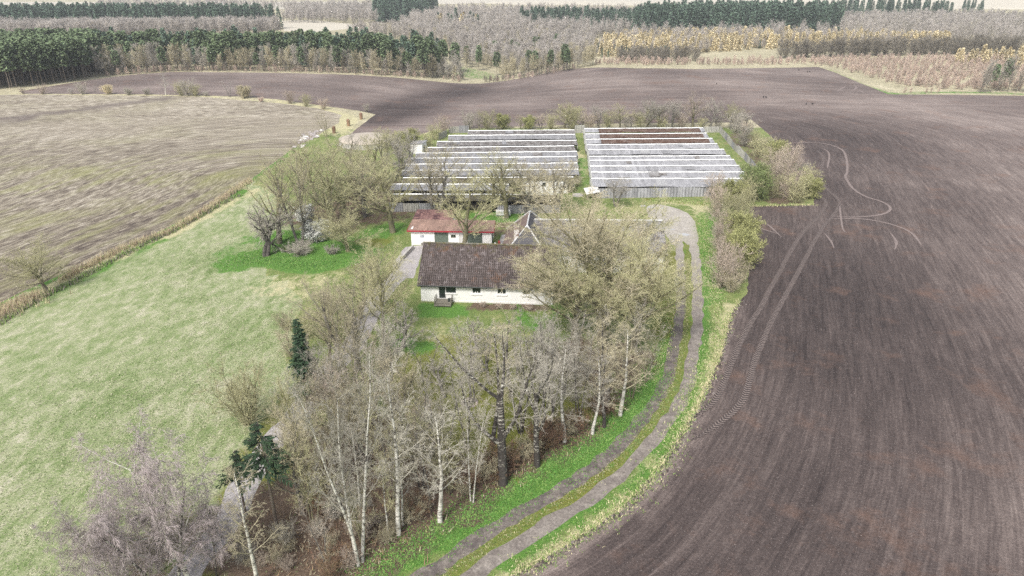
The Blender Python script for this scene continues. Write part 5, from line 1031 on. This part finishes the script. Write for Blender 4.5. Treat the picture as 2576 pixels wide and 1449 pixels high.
# crows on the ploughed land
cm = MB(); rs = [(-.28, .02, .14), (-.18, .05, .16), (-.05, .085, .18), (.07, .075, .21), (.14, .05, .27), (.18, .045, .30), (.22, .02, .30), (.28, .004, .285)]; k = 8
vs = [(x, r*math.cos(2*math.pi*i/k), z+r*math.sin(2*math.pi*i/k)) for x, r, z in rs for i in range(k)]
cm.add(vs, [(j*k+i, j*k+(i+1) % k, (j+1)*k+(i+1) % k, (j+1)*k+i) for j in range(len(rs)-1) for i in range(k)]); cm.rod((.02, .03, .12), (.02, .03, 0), .008); cm.rod((.02, -.03, .12), (.02, -.03, 0), .008)
co = cm.build('crow', M['black'], smooth=True); first = True
for x, y in ((255, 637), (608, 738), (627, 740), (930, 791), (978, 790), (940, 546), (957, 546), (875, 534)):
    c = co if first else co.copy(); first or COL.objects.link(c); first = False
    c.location = G(*ZC(x, y)); c.scale = (1.8,)*3; c.rotation_euler = (0, 0, rng.uniform(0, 6)); tag(c, 'black crow standing on the far ploughed field', 'crow', 'crows on the ploughed field')
print('near trees', time.time()-T0)

# ================================================================== far woods
def stuff_instances(name, label, keys, P, hs):
    """one object scattering whole trees over a far wood too large to count"""
    me = bpy.data.meshes.new(name); me.from_pydata([tuple(p) for p in P], [], []); n = len(P)
    for an, arr in (('ri', nrg.integers(0, len(keys), n)), ):
        a = me.attributes.new(an, 'INT', 'POINT'); a.data.foreach_set('value', arr.astype(np.int32))
    a = me.attributes.new('rs', 'FLOAT', 'POINT'); a.data.foreach_set('value', np.asarray(hs, np.float32)); a = me.attributes.new('rz', 'FLOAT', 'POINT'); a.data.foreach_set('value', nrg.uniform(0, 6.28, n).astype(np.float32))
    o = link(name, me); tag(o, label, kind='stuff'); o['category'] = 'forest'
    ng = bpy.data.node_groups.new(name, 'GeometryNodeTree'); ng.interface.new_socket('Geometry', in_out='INPUT', socket_type='NodeSocketGeometry'); ng.interface.new_socket('Geometry', in_out='OUTPUT', socket_type='NodeSocketGeometry')
    N = ng.nodes; Lk = ng.links; gi = N.new('NodeGroupInput'); go = N.new('NodeGroupOutput'); jn = N.new('GeometryNodeJoinGeometry')
    def na(nm, dt):
        q = N.new('GeometryNodeInputNamedAttribute'); q.data_type = dt; q.inputs['Name'].default_value = nm; return q.outputs['Attribute']
    ri, rsn, rzn = na('ri', 'INT'), na('rs', 'FLOAT'), na('rz', 'FLOAT')
    eul = N.new('ShaderNodeCombineXYZ'); Lk.new(rzn, eul.inputs[2])
    for i, src in enumerate(keys):
        oi = N.new('GeometryNodeObjectInfo'); oi.inputs['Object'].default_value = src; oi.transform_space = 'ORIGINAL'
        cp = N.new('FunctionNodeCompare'); cp.data_type = 'INT'; cp.operation = 'EQUAL'; Lk.new(ri, cp.inputs['A'] if 'A' in cp.inputs else cp.inputs[2]); 
        ia = [s for s in cp.inputs if s.type == 'INT']; Lk.new(ri, ia[0]); ia[1].default_value = i
        ip = N.new('GeometryNodeInstanceOnPoints'); Lk.new(gi.outputs[0], ip.inputs['Points']); Lk.new(cp.outputs[0], ip.inputs['Selection']); Lk.new(oi.outputs['Geometry'], ip.inputs['Instance']); Lk.new(eul.outputs[0], ip.inputs['Rotation']); Lk.new(rsn, ip.inputs['Scale'])
        Lk.new(ip.outputs[0], jn.inputs[0])
    Lk.new(jn.outputs[0], go.inputs[0]); m = o.modifiers.new('scatter', 'NODES'); m.node_group = ng; return o
def scatter(poly, step, jit=.5):
    P = linear(W(poly), 30) if not isinstance(poly[0], Vector) else poly
    x0, x1 = min(p[0] for p in P), max(p[0] for p in P); y0, y1 = min(p[1] for p in P), max(p[1] for p in P)
    X, Y = np.meshgrid(np.arange(x0, x1, step), np.arange(y0, y1, step)); X = X.ravel()+nrg.uniform(-jit, jit, X.size)*step; Y = Y.ravel()+nrg.uniform(-jit, jit, Y.size)*step
    m = inside(P, X, Y); X, Y = X[m], Y[m]; return np.column_stack([X, Y, hgt(X, Y)])
def wood_(poly, step, keys, hr, nind, name, label, group, cat='tree', sname=None, slabel=None, wf=1.0, thin=None, picks=None):
    P = scatter(poly, step)
    if thin is not None: P = P[nrg.uniform(0, 1, len(P)) < thin]
    if not len(P): return
    P = P[np.argsort(P[:, 1])]; ind, rest = P[:nind], P[nind:]; first = {}
    for p in ind:
        k = rng.choice(keys); h = rng.uniform(*hr); H = PR[k][2]; o = link(name, PR[k][0]); o.location = p; s = h/H; o.scale = (s*wf,)*2+(s,); o.rotation_euler = (0, 0, rng.uniform(0, 6.28)); tag(o, label, cat, group); first.setdefault(k, o)
    if len(rest):
        src = list(first.values()); stuff_instances(sname or 'far_forest', slabel or label, src, rest, nrg.uniform(hr[0], hr[1], len(rest))/np.mean([PR[k][2] for k in first]))
f3 = lambda b: [f'{b}_{i}' for i in range(3)]
# left pine belt and its bare edge trees
wood_([(-60,231),(0,225),(60,222),(120,213),(200,203),(250,194),(260,150),(100,150),(-150,165),(-250,215)], 3.4, f3('far_pine'), (12.0, 14.5), 120, 'pine_tree', 'tall pine in the plantation edge left of the far ploughed field', 'pines left of the far ploughed field', 'pine', 'pine_forest', 'dark green pine plantation behind its front rows')
wood_([(250,183),(330,172),(430,166),(700,168),(950,176),(1100,182),(1150,184),(1160,176),(1050,158),(800,152),(400,150),(255,156)], 4.0, f3('far_pine')+['far_spruce_0', 'far_spruce_1'], (9.5, 14.5), 120, 'pine_tree', 'dark pine in the belt behind the grey edge trees of the far field', 'pines of the belt beyond the far field', 'pine', 'pine_forest', 'dark pine wood filling the belt beyond the far field', wf=1.1)
wood_([(250,194),(330,186),(430,180),(700,181),(950,191),(1100,198),(1160,204),(1150,187),(950,180),(700,171),(430,169),(330,175),(258,180)], 3.3, f3('far_grey')+f3('far_tan')+['far_pine_1'], (6.5, 11.5), 70, 'bare_tree', 'grey bare tree on the wood edge along the far ploughed field', 'grey bare trees along the far field edge', thin=.95)
wood_([(260,194),(430,181),(700,182),(950,192),(1100,199),(1165,208),(1175,200),(1150,194),(950,187),(700,177),(430,176),(260,189)], 2.6, f3('red_shrub')+['hedge_tree_0'], (1.5, 3.5), 30, 'shrub', 'low brown shrub at the wood foot by the far field', 'low shrubs at the wood foot', 'shrub')
# strip of lilac bare trees and the dark conifers behind
wood_([(-150,112),(0,110),(150,109),(400,97),(700,92),(715,84),(500,84),(200,88),(-150,92)], 4.0, f3('far_bare'), (10, 13), 30, 'bare_tree', 'tall pale lilac bare tree in the band left of centre, second wood back', 'pale bare trees in the second wood', sname='bare_forest', slabel='pale lilac bare wood behind its first rows')
wood_([(-200,86),(200,80),(500,78),(690,77),(712,72),(600,62),(300,60),(-200,62)], 6.0, f3('far_spruce'), (14, 18), 70, 'spruce_tree', 'dark blue-green conifer on the ridge behind the lilac bare trees', 'conifers on the left ridge', 'spruce', 'conifer_forest', 'blue-green conifer wood on the left ridge', wf=1.2)
wood_([(250,22),(700,27),(950,28),(940,20),(500,14),(250,14)], 13, f3('far_bare'), (8, 13), 6, 'bare_tree', 'small faint bare tree in the distant belt near the top', 'bare trees in the distant belt', sname='bare_forest', slabel='faint distant bare woodland belt')
wood_([(710,58),(950,60),(960,30),(730,32)], 6.5, f3('far_bare')+['far_grey_0'], (10, 13), 12, 'bare_tree', 'grey bare tree in the wood above the pale field', 'bare trees above the pale field', sname='bare_forest', slabel='grey bare wood above the pale field')
wood_([(945,58),(1060,54),(1110,30),(1000,22),(940,30)], 8.0, f3('far_spruce'), (15, 20), 30, 'spruce_tree', 'dark conifer in the round clump at the top centre', 'conifers of the top centre clump', 'spruce', 'conifer_forest', 'dark conifer clump at the top centre', wf=1.3)
wood_([(880,90),(990,94),(1000,80),(930,72),(885,78)], 8, f3('hedge_tree'), (6, 9), 20, 'willow_shrub', 'round grey willow at the corner of the pale field', 'round willows by the pale field', 'shrub', wf=1.3)
for _o in [o for o in bpy.data.objects if o.name.startswith('willow_shrub')]: _o.material_slots[1].link = 'OBJECT'; _o.material_slots[1].material = T_LILAC
# wide lilac wood in the centre
wood_([(1160,160),(1175,172),(1215,164),(1250,176),(1300,182),(1400,170),(1480,140),(1500,105),(1420,88),(1250,84),(1000,84),(960,96),(1050,118),(1130,140)], 4.6, f3('far_bare')+['far_grey_1', 'far_tan_0'], (7.5, 10.5), 40, 'bare_tree', 'pinkish grey bare tree in the wide wood beyond the valley', 'bare trees of the wide wood beyond the valley', sname='bare_forest', slabel='wide pinkish grey bare wood beyond the valley')
wood_([(1000,84),(1250,82),(1500,98),(1560,90),(1700,70),(2060,60),(2120,60),(2080,36),(1500,34),(1120,30),(1040,52)], 7, f3('far_bare'), (8, 12), 6, 'bare_tree', 'pinkish bare tree far back in the centre', 'bare trees far back in the centre', sname='bare_forest', slabel='pinkish bare wood far back in the centre')
for x, y, t in [(1175, 150, 100), (1205, 150, 98), (1245, 135, 85), (1290, 130, 82), (1300, 140, 86), (1345, 120, 80), (1355, 122, 84), (1400, 118, 72), (1205, 165, 112), (1250, 178, 112), (1330, 172, 107), (1345, 175, 112), (1385, 170, 108), (1420, 166, 110), (1425, 168, 118)]:
    p = G(x, y+12); k = rng.choice(f3('far_pine')); h = min(11, max(6, topz(x, t, p.y)-p.z))*rng.uniform(.75, 1); place(k, p, h, 'single dark pine rising from the bare wood beyond the valley', cat='pine', group='single pines in the bare wood', name='pine_tree')
wood_([(1240,205),(1300,196),(1370,186),(1450,173),(1500,168),(1500,158),(1440,162),(1350,172),(1270,186)], 4.0, f3('far_tan')+['far_grey_2'], (5.5, 9.5), 30, 'bare_tree', 'yellowish bare tree on the field edge right of the valley', 'yellowish trees right of the valley')
wood_([(1215,210),(1300,200),(1380,188),(1450,174),(1450,170),(1380,182),(1300,193),(1220,203)], 2.4, f3('red_shrub')+f3('hedge_tree'), (1.6, 3.0), 30, 'shrub', 'low dark brush along the crest edge right of the valley', 'low brush right of the valley', 'shrub')
for x, y in ((1215, 165), (1235, 168), (1225, 172), (1480, 150), (1470, 140)): place(rng.choice(f3('far_tan')), G(x, y), 6.5, 'pale cream flowering willow beside the valley', cat='tree', group='cream willows beside the valley', name='willow_tree', wf=1.4)
# spruce blocks on the right
wood_([(1300,72),(1450,75),(1590,78),(1600,62),(1450,56),(1310,58)], 6.0, f3('far_spruce'), (11, 15), 40, 'spruce_tree', 'dark spruce in the small block right of centre at the top', 'spruces of the small top block', 'spruce', 'conifer_forest', 'small dark spruce block right of centre', wf=1.1)
wood_([(1095,76),(1200,80),(1215,70),(1100,66)], 7, ['far_spruce_1', 'larch_0'], (8, 12), 20, 'spruce_tree', 'dark spruce in the mixed clump at the top centre', 'spruces of the mixed clump', 'spruce')
wood_([(1590,84),(1700,86),(1850,88),(2000,84),(2110,78),(2112,58),(1950,52),(1780,55),(1600,64)], 5.6, f3('far_spruce'), (14, 19), 80, 'spruce_tree', 'tall dark spruce in the large block at upper right', 'spruces of the large upper right block', 'spruce', 'conifer_forest', 'tall dark spruce block at upper right', wf=1.15)
wood_([(2110,40),(2250,44),(2390,50),(2385,40),(2250,32),(2110,30)], 8, f3('far_spruce'), (12, 16), 30, 'spruce_tree', 'dark conifer in the strip at the top right', 'conifers of the top right strip', 'spruce', 'conifer_forest', 'dark conifer strip at the top right')
wood_([(2110,84),(2250,98),(2400,112),(2576,120),(2800,125),(2800,60),(2576,50),(2350,46),(2120,52)], 5.5, f3('far_bare')+['far_grey_0'], (7, 10), 12, 'bare_tree', 'grey bare tree in the hillside wood at upper right', 'bare trees of the upper right hillside', sname='bare_forest', slabel='grey bare hillside wood at upper right')
wood_([(2420,16),(2470,18),(2480,10),(2430,8)], 8, f3('far_spruce'), (7, 10), 12, 'spruce_tree', 'bluish conifer in the tiny group at the top right corner', 'conifers at the top right corner', 'spruce')
# larches, hedges, brush
wood_([(1480,142),(1600,150),(1700,140),(1850,128),(2000,120),(2200,118),(2400,122),(2330,106),(2150,96),(1900,92),(1700,96),(1520,108)], 4.0, f3('larch')+['far_bare_1'], (4.5, 8.5), 290, 'larch_tree', 'golden larch in the young plantation right of centre', 'golden larches in the young plantation', 'larch', 'larch_forest', 'golden young larch plantation', thin=.8)
wood_([(1500,146),(1620,156),(1700,146),(1600,136),(1500,134)], 7, ['far_spruce_0', 'far_spruce_2'], (3.5, 6), 20, 'spruce_tree', 'small green spruce among the golden larches', 'small spruces among the larches', 'spruce')
wood_([(1850,126),(2250,118),(2250,108),(1850,110)], 14, ['far_spruce_0', 'far_spruce_2'], (3.5, 6), 20, 'spruce_tree', 'small green spruce among the upper golden larches', 'small spruces among the upper larches', 'spruce', thin=.4)
wood_([(1560,158),(1650,160),(1760,156),(1760,150),(1640,148),(1560,150)], 4.5, f3('hedge_tree'), (5, 7.5), 40, 'hedge_tree', 'dark rounded hedge tree below the golden larches', 'dark hedge trees below the larches', 'tree', wf=1.3)
wood_([(1960,150),(2100,146),(2300,140),(2500,138),(2600,140),(2600,134),(2450,131),(2300,133),(2100,139),(1960,144)], 3.8, f3('hedge_tree'), (7, 9.5), 120, 'hedge_tree', 'dark tree in the long hedge across the heath at right', 'dark trees of the long hedge', 'tree', wf=1.3)
wood_([(1480,102),(1700,98),(1900,94),(1900,90),(1700,92),(1480,96)], 6, f3('hedge_tree'), (5, 7), 60, 'hedge_tree', 'dark tree in the hedge between the larches and the spruces', 'dark trees of the upper hedge', 'tree', wf=1.3)
wood_([(1495,164),(1600,166),(1800,166),(1900,164),(2040,162),(2100,172),(2250,214),(2400,226),(2650,230),(2700,150),(2400,146),(2100,150),(1900,156),(1700,160),(1500,158)], 2.5, f3('red_shrub'), (1.8, 3.6), 90, 'shrub', 'reddish bare shrub on the pale heath beyond the far field', 'reddish shrubs on the heath', 'shrub', 'brush', 'reddish brush spread over the pale heath', wf=1.3, thin=.7)
wood_([(2380,160),(2576,175),(2700,180),(2700,150),(2450,150)], 6.5, f3('larch'), (5, 7.5), 40, 'larch_tree', 'golden larch at the right edge beyond the heath', 'golden larches at the right edge', 'larch')
wood_([(1310,208),(2000,208)]+[(2000,206),(1310,206)], 99, f3('red_shrub'), (1, 2), 1, 'shrub', 'x', 'x') if 0 else None
for i, x in enumerate((2465, 2478, 2492, 2505, 2520, 2535, 2555, 2572, 2590)):
    place(rng.choice(['far_pine_0', 'far_tan_1', 'far_grey_1']), G(x, 233+rng.uniform(-3, 1)), rng.uniform(9, 13), 'tall thin tree in the group at the right edge of the far field', group='tall thin trees at the right edge', name='bare_tree', wf=.8)
for x in (2215+60, 2290, 2330, 2342, 2360): place(rng.choice(f3('red_shrub')), G(x, 234), 2.2, 'small bare sapling on the grass strip beyond the field', cat='shrub', group='saplings on the grass strip', name='shrub')
for x, y in ((535, 5), (545, 6)):
    p = G(x, y+3); o = empty('distant_farmhouse', (p.x, p.y, p.z), rng.uniform(-.3, .3), label=f'tiny distant {"white farmhouse" if x == 535 else "farm building right of the white farmhouse"} near the top left', cat='house')
    m = MB(); m.box(-9, 9, -4, 4, 0, 4); m.build('wall', M['white'], o); m = MB(); m.add([(-9.5, -4.5, 4), (9.5, -4.5, 4), (9.5, 4.5, 4), (-9.5, 4.5, 4), (-9.5, 0, 8), (9.5, 0, 8)], [(0, 1, 5, 4), (2, 3, 4, 5), (0, 4, 3), (1, 2, 5)]); m.build('roof', M['redsheet'] if x > 540 else M['slate'], o)
print('far woods', time.time()-T0, len(bpy.data.objects))

# ================================================================== ground cover
def tufts(name, label, polys, n, h, w, mats, per=4, spread=.12, flat=.5):
    Q = []; mi = []
    X = []; 
    for P, wd in polys:
        P = smooth(W(P), 1.0); L = [0]
        for a, b in zip(P[:-1], P[1:]): L.append(L[-1]+(b-a).length)
        k = int(n*L[-1]*wd); t = nrg.uniform(0, L[-1], k); idx = np.searchsorted(L, t).clip(1, len(P)-1); pa = np.array([(P[i-1].x, P[i-1].y) for i in idx]); pb = np.array([(P[i].x, P[i].y) for i in idx])
        f = ((t-np.array(L)[idx-1])/(np.array(L)[idx]-np.array(L)[idx-1]+1e-9))[:, None]; X.append(pa+(pb-pa)*f+nrg.normal(0, wd/2.6, (k, 2)))
    X = np.concatenate(X); X = np.repeat(X, per, 0)+nrg.normal(0, spread, (len(X)*per, 2)); k = len(X); z = hgt(X[:, 0], X[:, 1])
    a = nrg.uniform(0, 6.28, k); hh = h*nrg.uniform(.5, 1.2, k); ww = w*nrg.uniform(.6, 1.3, k); c = np.column_stack([X, z-.01]); s = np.column_stack([np.cos(a), np.sin(a), 0*a])*ww[:, None]
    ln = np.column_stack([np.cos(a+1.57)*hh*flat*nrg.normal(0, 1, k), np.sin(a+1.57)*hh*flat*nrg.normal(0, 1, k), hh])
    V = np.stack([c-s, c+s, c+ln+s*.25, c+ln-s*.25], 1).reshape(-1, 3); F = np.arange(k*4).reshape(-1, 4)
    tag(link(name, np_mesh(name, V, F, mats, nrg.integers(0, len(mats), k))), label, kind='stuff')['category'] = 'plants'
G1 = mat_twig('dry_grass_blades', (.55, .49, .31), (.44, .42, .24)); G2 = mat_twig('green_grass_blades', (.15, .25, .06), (.21, .30, .09)); G3 = mat_twig('reed_blades', (.46, .36, .27), (.36, .27, .21))
tufts('nettles', 'bright green nettles along the inner side of the gravel track', [([(900,1462),(980,1410),(1100,1345),(1250,1262),(1400,1172),(1480,1122),(1550,1070),(1610,1000),(1650,940)], 2.2), ([(600,662),(650,645),(720,655),(790,668),(850,655)], 3.5), ([(700,598),(760,600),(830,610)], 3.5), ([(1290,760),(1330,800)], .6)], 60, .07, .045, [LEAF, LEAF, G2], 5, .2, 1.4)
tufts('verge_grass', 'dried and green grass tufts on the outer verge of the gravel track', [([(1285,1445),(1440,1352),(1610,1232),(1700,1095),(1768,930),(1808,830),(1805,770),(1783,640),(1768,540)], 1.5), ([(1640,960),(1672,860),(1690,700)], 1.2), ([(1640,503),(1700,505),(1770,515)], 2)], 34, .12, .03, [G1, G2, G2], 5, .12, 1.0)
tufts('plough_edge_grass', 'ragged dried grass along the edge of the ploughed field', [([(1290,1449),(1400,1385),(1530,1300),(1640,1200),(1700,1110),(1745,1040),(1785,960),(1815,880),(1835,800),(1862,757)], .35), ([(1885,519),(2048,515)], .6)], 30, .2, .04, [G1, G1, G2], 5, .1, .9)
tufts('ditch_reeds', 'pinkish dried reeds along the ditch left of the meadow', [([(100,745),(40,775),(-60,820),(-150,860)], 2.2), ([(630,455),(560,503),(440,578),(300,633),(150,708)], .9)], 26, .8, .03, [G3, G1], 5, .12, .3)
tufts('ditch_grass', 'dark green rough grass in the ditch', [([(600,492),(520,535),(440,580),(350,622),(180,712),(90,757),(0,817)], .8)], 20, .4, .05, [G2, T_HEDGE], 5, .12, .6)
tufts('leaf_litter_stems', 'dead bracken stems and brambles on the floor of the lower wood', [([(700,1400),(850,1330),(960,1250)], 6), ([(800,1440),(900,1360),(1080,1290)], 4), ([(1180,1240),(1300,1185),(1450,1100),(1540,1060)], 1.8)], 5, .22, .03, [T_BROWN, T_BROWN, T_TAN], 5, .2, 1.2)
tufts('track_grass', 'short olive grass on the middle strip of the gravel track', [([(985,1520),(1112,1449),(1235,1372),(1300,1330),(1500,1203),(1624,1083),(1688,974),(1718,866),(1728,773),(1728,651)], .45)], 70, .07, .03, [G2, G1, mat_twig('olive_blades', (.22, .24, .07), (.27, .26, .10))], 5, .1, 1.2)
tufts('meadow_tussocks', 'pale and green tussocks scattered over the meadow', [([(300,1500),(200,1250),(100,1050)], 16), ([(520,1180),(450,1000),(250,950)], 12), ([(650,1000),(640,850),(500,760)], 11), ([(430,720),(560,620)], 8)], 5.0, .07, .05, [mat_twig('meadow_straw', (.42, .41, .28), (.33, .34, .20)), mat_twig('meadow_green', (.20, .26, .11), (.16, .22, .08))], 6, .28, 2.0)
print('cover', time.time()-T0)

def clods(name, label, polys, n, r0, r1, mats):
    X = []
    for P, wd in polys:
        P = smooth(W(P), 1.0); L = np.cumsum([0]+[(q-p).length for p, q in zip(P[:-1], P[1:])]); k = int(n*L[-1]*wd); t = nrg.uniform(0, L[-1], k); ix = np.searchsorted(L, t).clip(1, len(P)-1); A_ = np.array([(p.x, p.y) for p in P])
        f = ((t-L[ix-1])/(L[ix]-L[ix-1]+1e-9))[:, None]; X.append(A_[ix-1]*(1-f)+A_[ix]*f+nrg.normal(0, wd/2.5, (k, 2)))
    X = np.concatenate(X); X = X[inside(pl_poly, X[:, 0], X[:, 1])]; k = len(X); z = hgt(X[:, 0], X[:, 1]); r = nrg.uniform(r0, r1, k)*nrg.uniform(.6, 1, k); c = np.column_stack([X, z-.01]); a = nrg.uniform(0, 6.28, k); vs = []
    for j in range(3): vs.append(c+np.column_stack([np.cos(a+j*2.09)*r, np.sin(a+j*2.09)*r, 0*r]))
    vs.append(c+np.column_stack([nrg.normal(0, .3, k)*r, nrg.normal(0, .3, k)*r, r*nrg.uniform(.6, 1.2, k)])); V = np.stack(vs, 1).reshape(-1, 3); b = (np.arange(k)*4)[:, None]
    F = np.concatenate([b+[0, 1, 3], b+[1, 2, 3], b+[2, 0, 3]]); tag(link(name, np_mesh(name, V, F, mats, np.tile(nrg.integers(0, len(mats), k), 3))), label, kind='stuff')['category'] = 'soil'
C1 = simple('dark_clods', (.075, .06, .058), .3, 3); C2 = simple('grey_clods', (.20, .17, .16), .3, 3); C3 = simple('pale_pebbles', (.42, .38, .35), .3, 3)
clods('soil_clods', 'loose clods and pebbles on the ploughed soil', [([(1500,1449),(1750,1250),(1950,1100),(2050,900),(2080,750)], 14), ([(1900,1449),(2200,1200),(2350,1000),(2400,850)], 18), ([(2400,1449),(2576,1200)], 12)], 6, .03, .07, [C1, C1, C2])
clods('turned_clods', 'dark turned clods along the edge of the ploughed field', [([(1290,1449),(1400,1385),(1530,1300),(1640,1200),(1700,1110),(1745,1040),(1785,960),(1815,880),(1835,800),(1862,757)], .9)], 30, .08, .22, [C1, C1, C2])
hz = MB(); hz.box(-1500, 1700, -160, 3000, -14, 95)
n = bpy.data.materials.new('thin_haze'); n.use_nodes = True; nt = n.node_tree; nt.nodes.clear(); out = nt.nodes.new('ShaderNodeOutputMaterial'); pv = nt.nodes.new('ShaderNodeVolumePrincipled')
pv.inputs['Color'].default_value = (.90, .94, 1.0, 1); pv.inputs['Density'].default_value = .00022; nt.links.new(pv.outputs[0], out.inputs['Volume'])
if HAZE: tag(hz.build('haze', n), 'thin pale haze over the distant woods', kind='stuff')
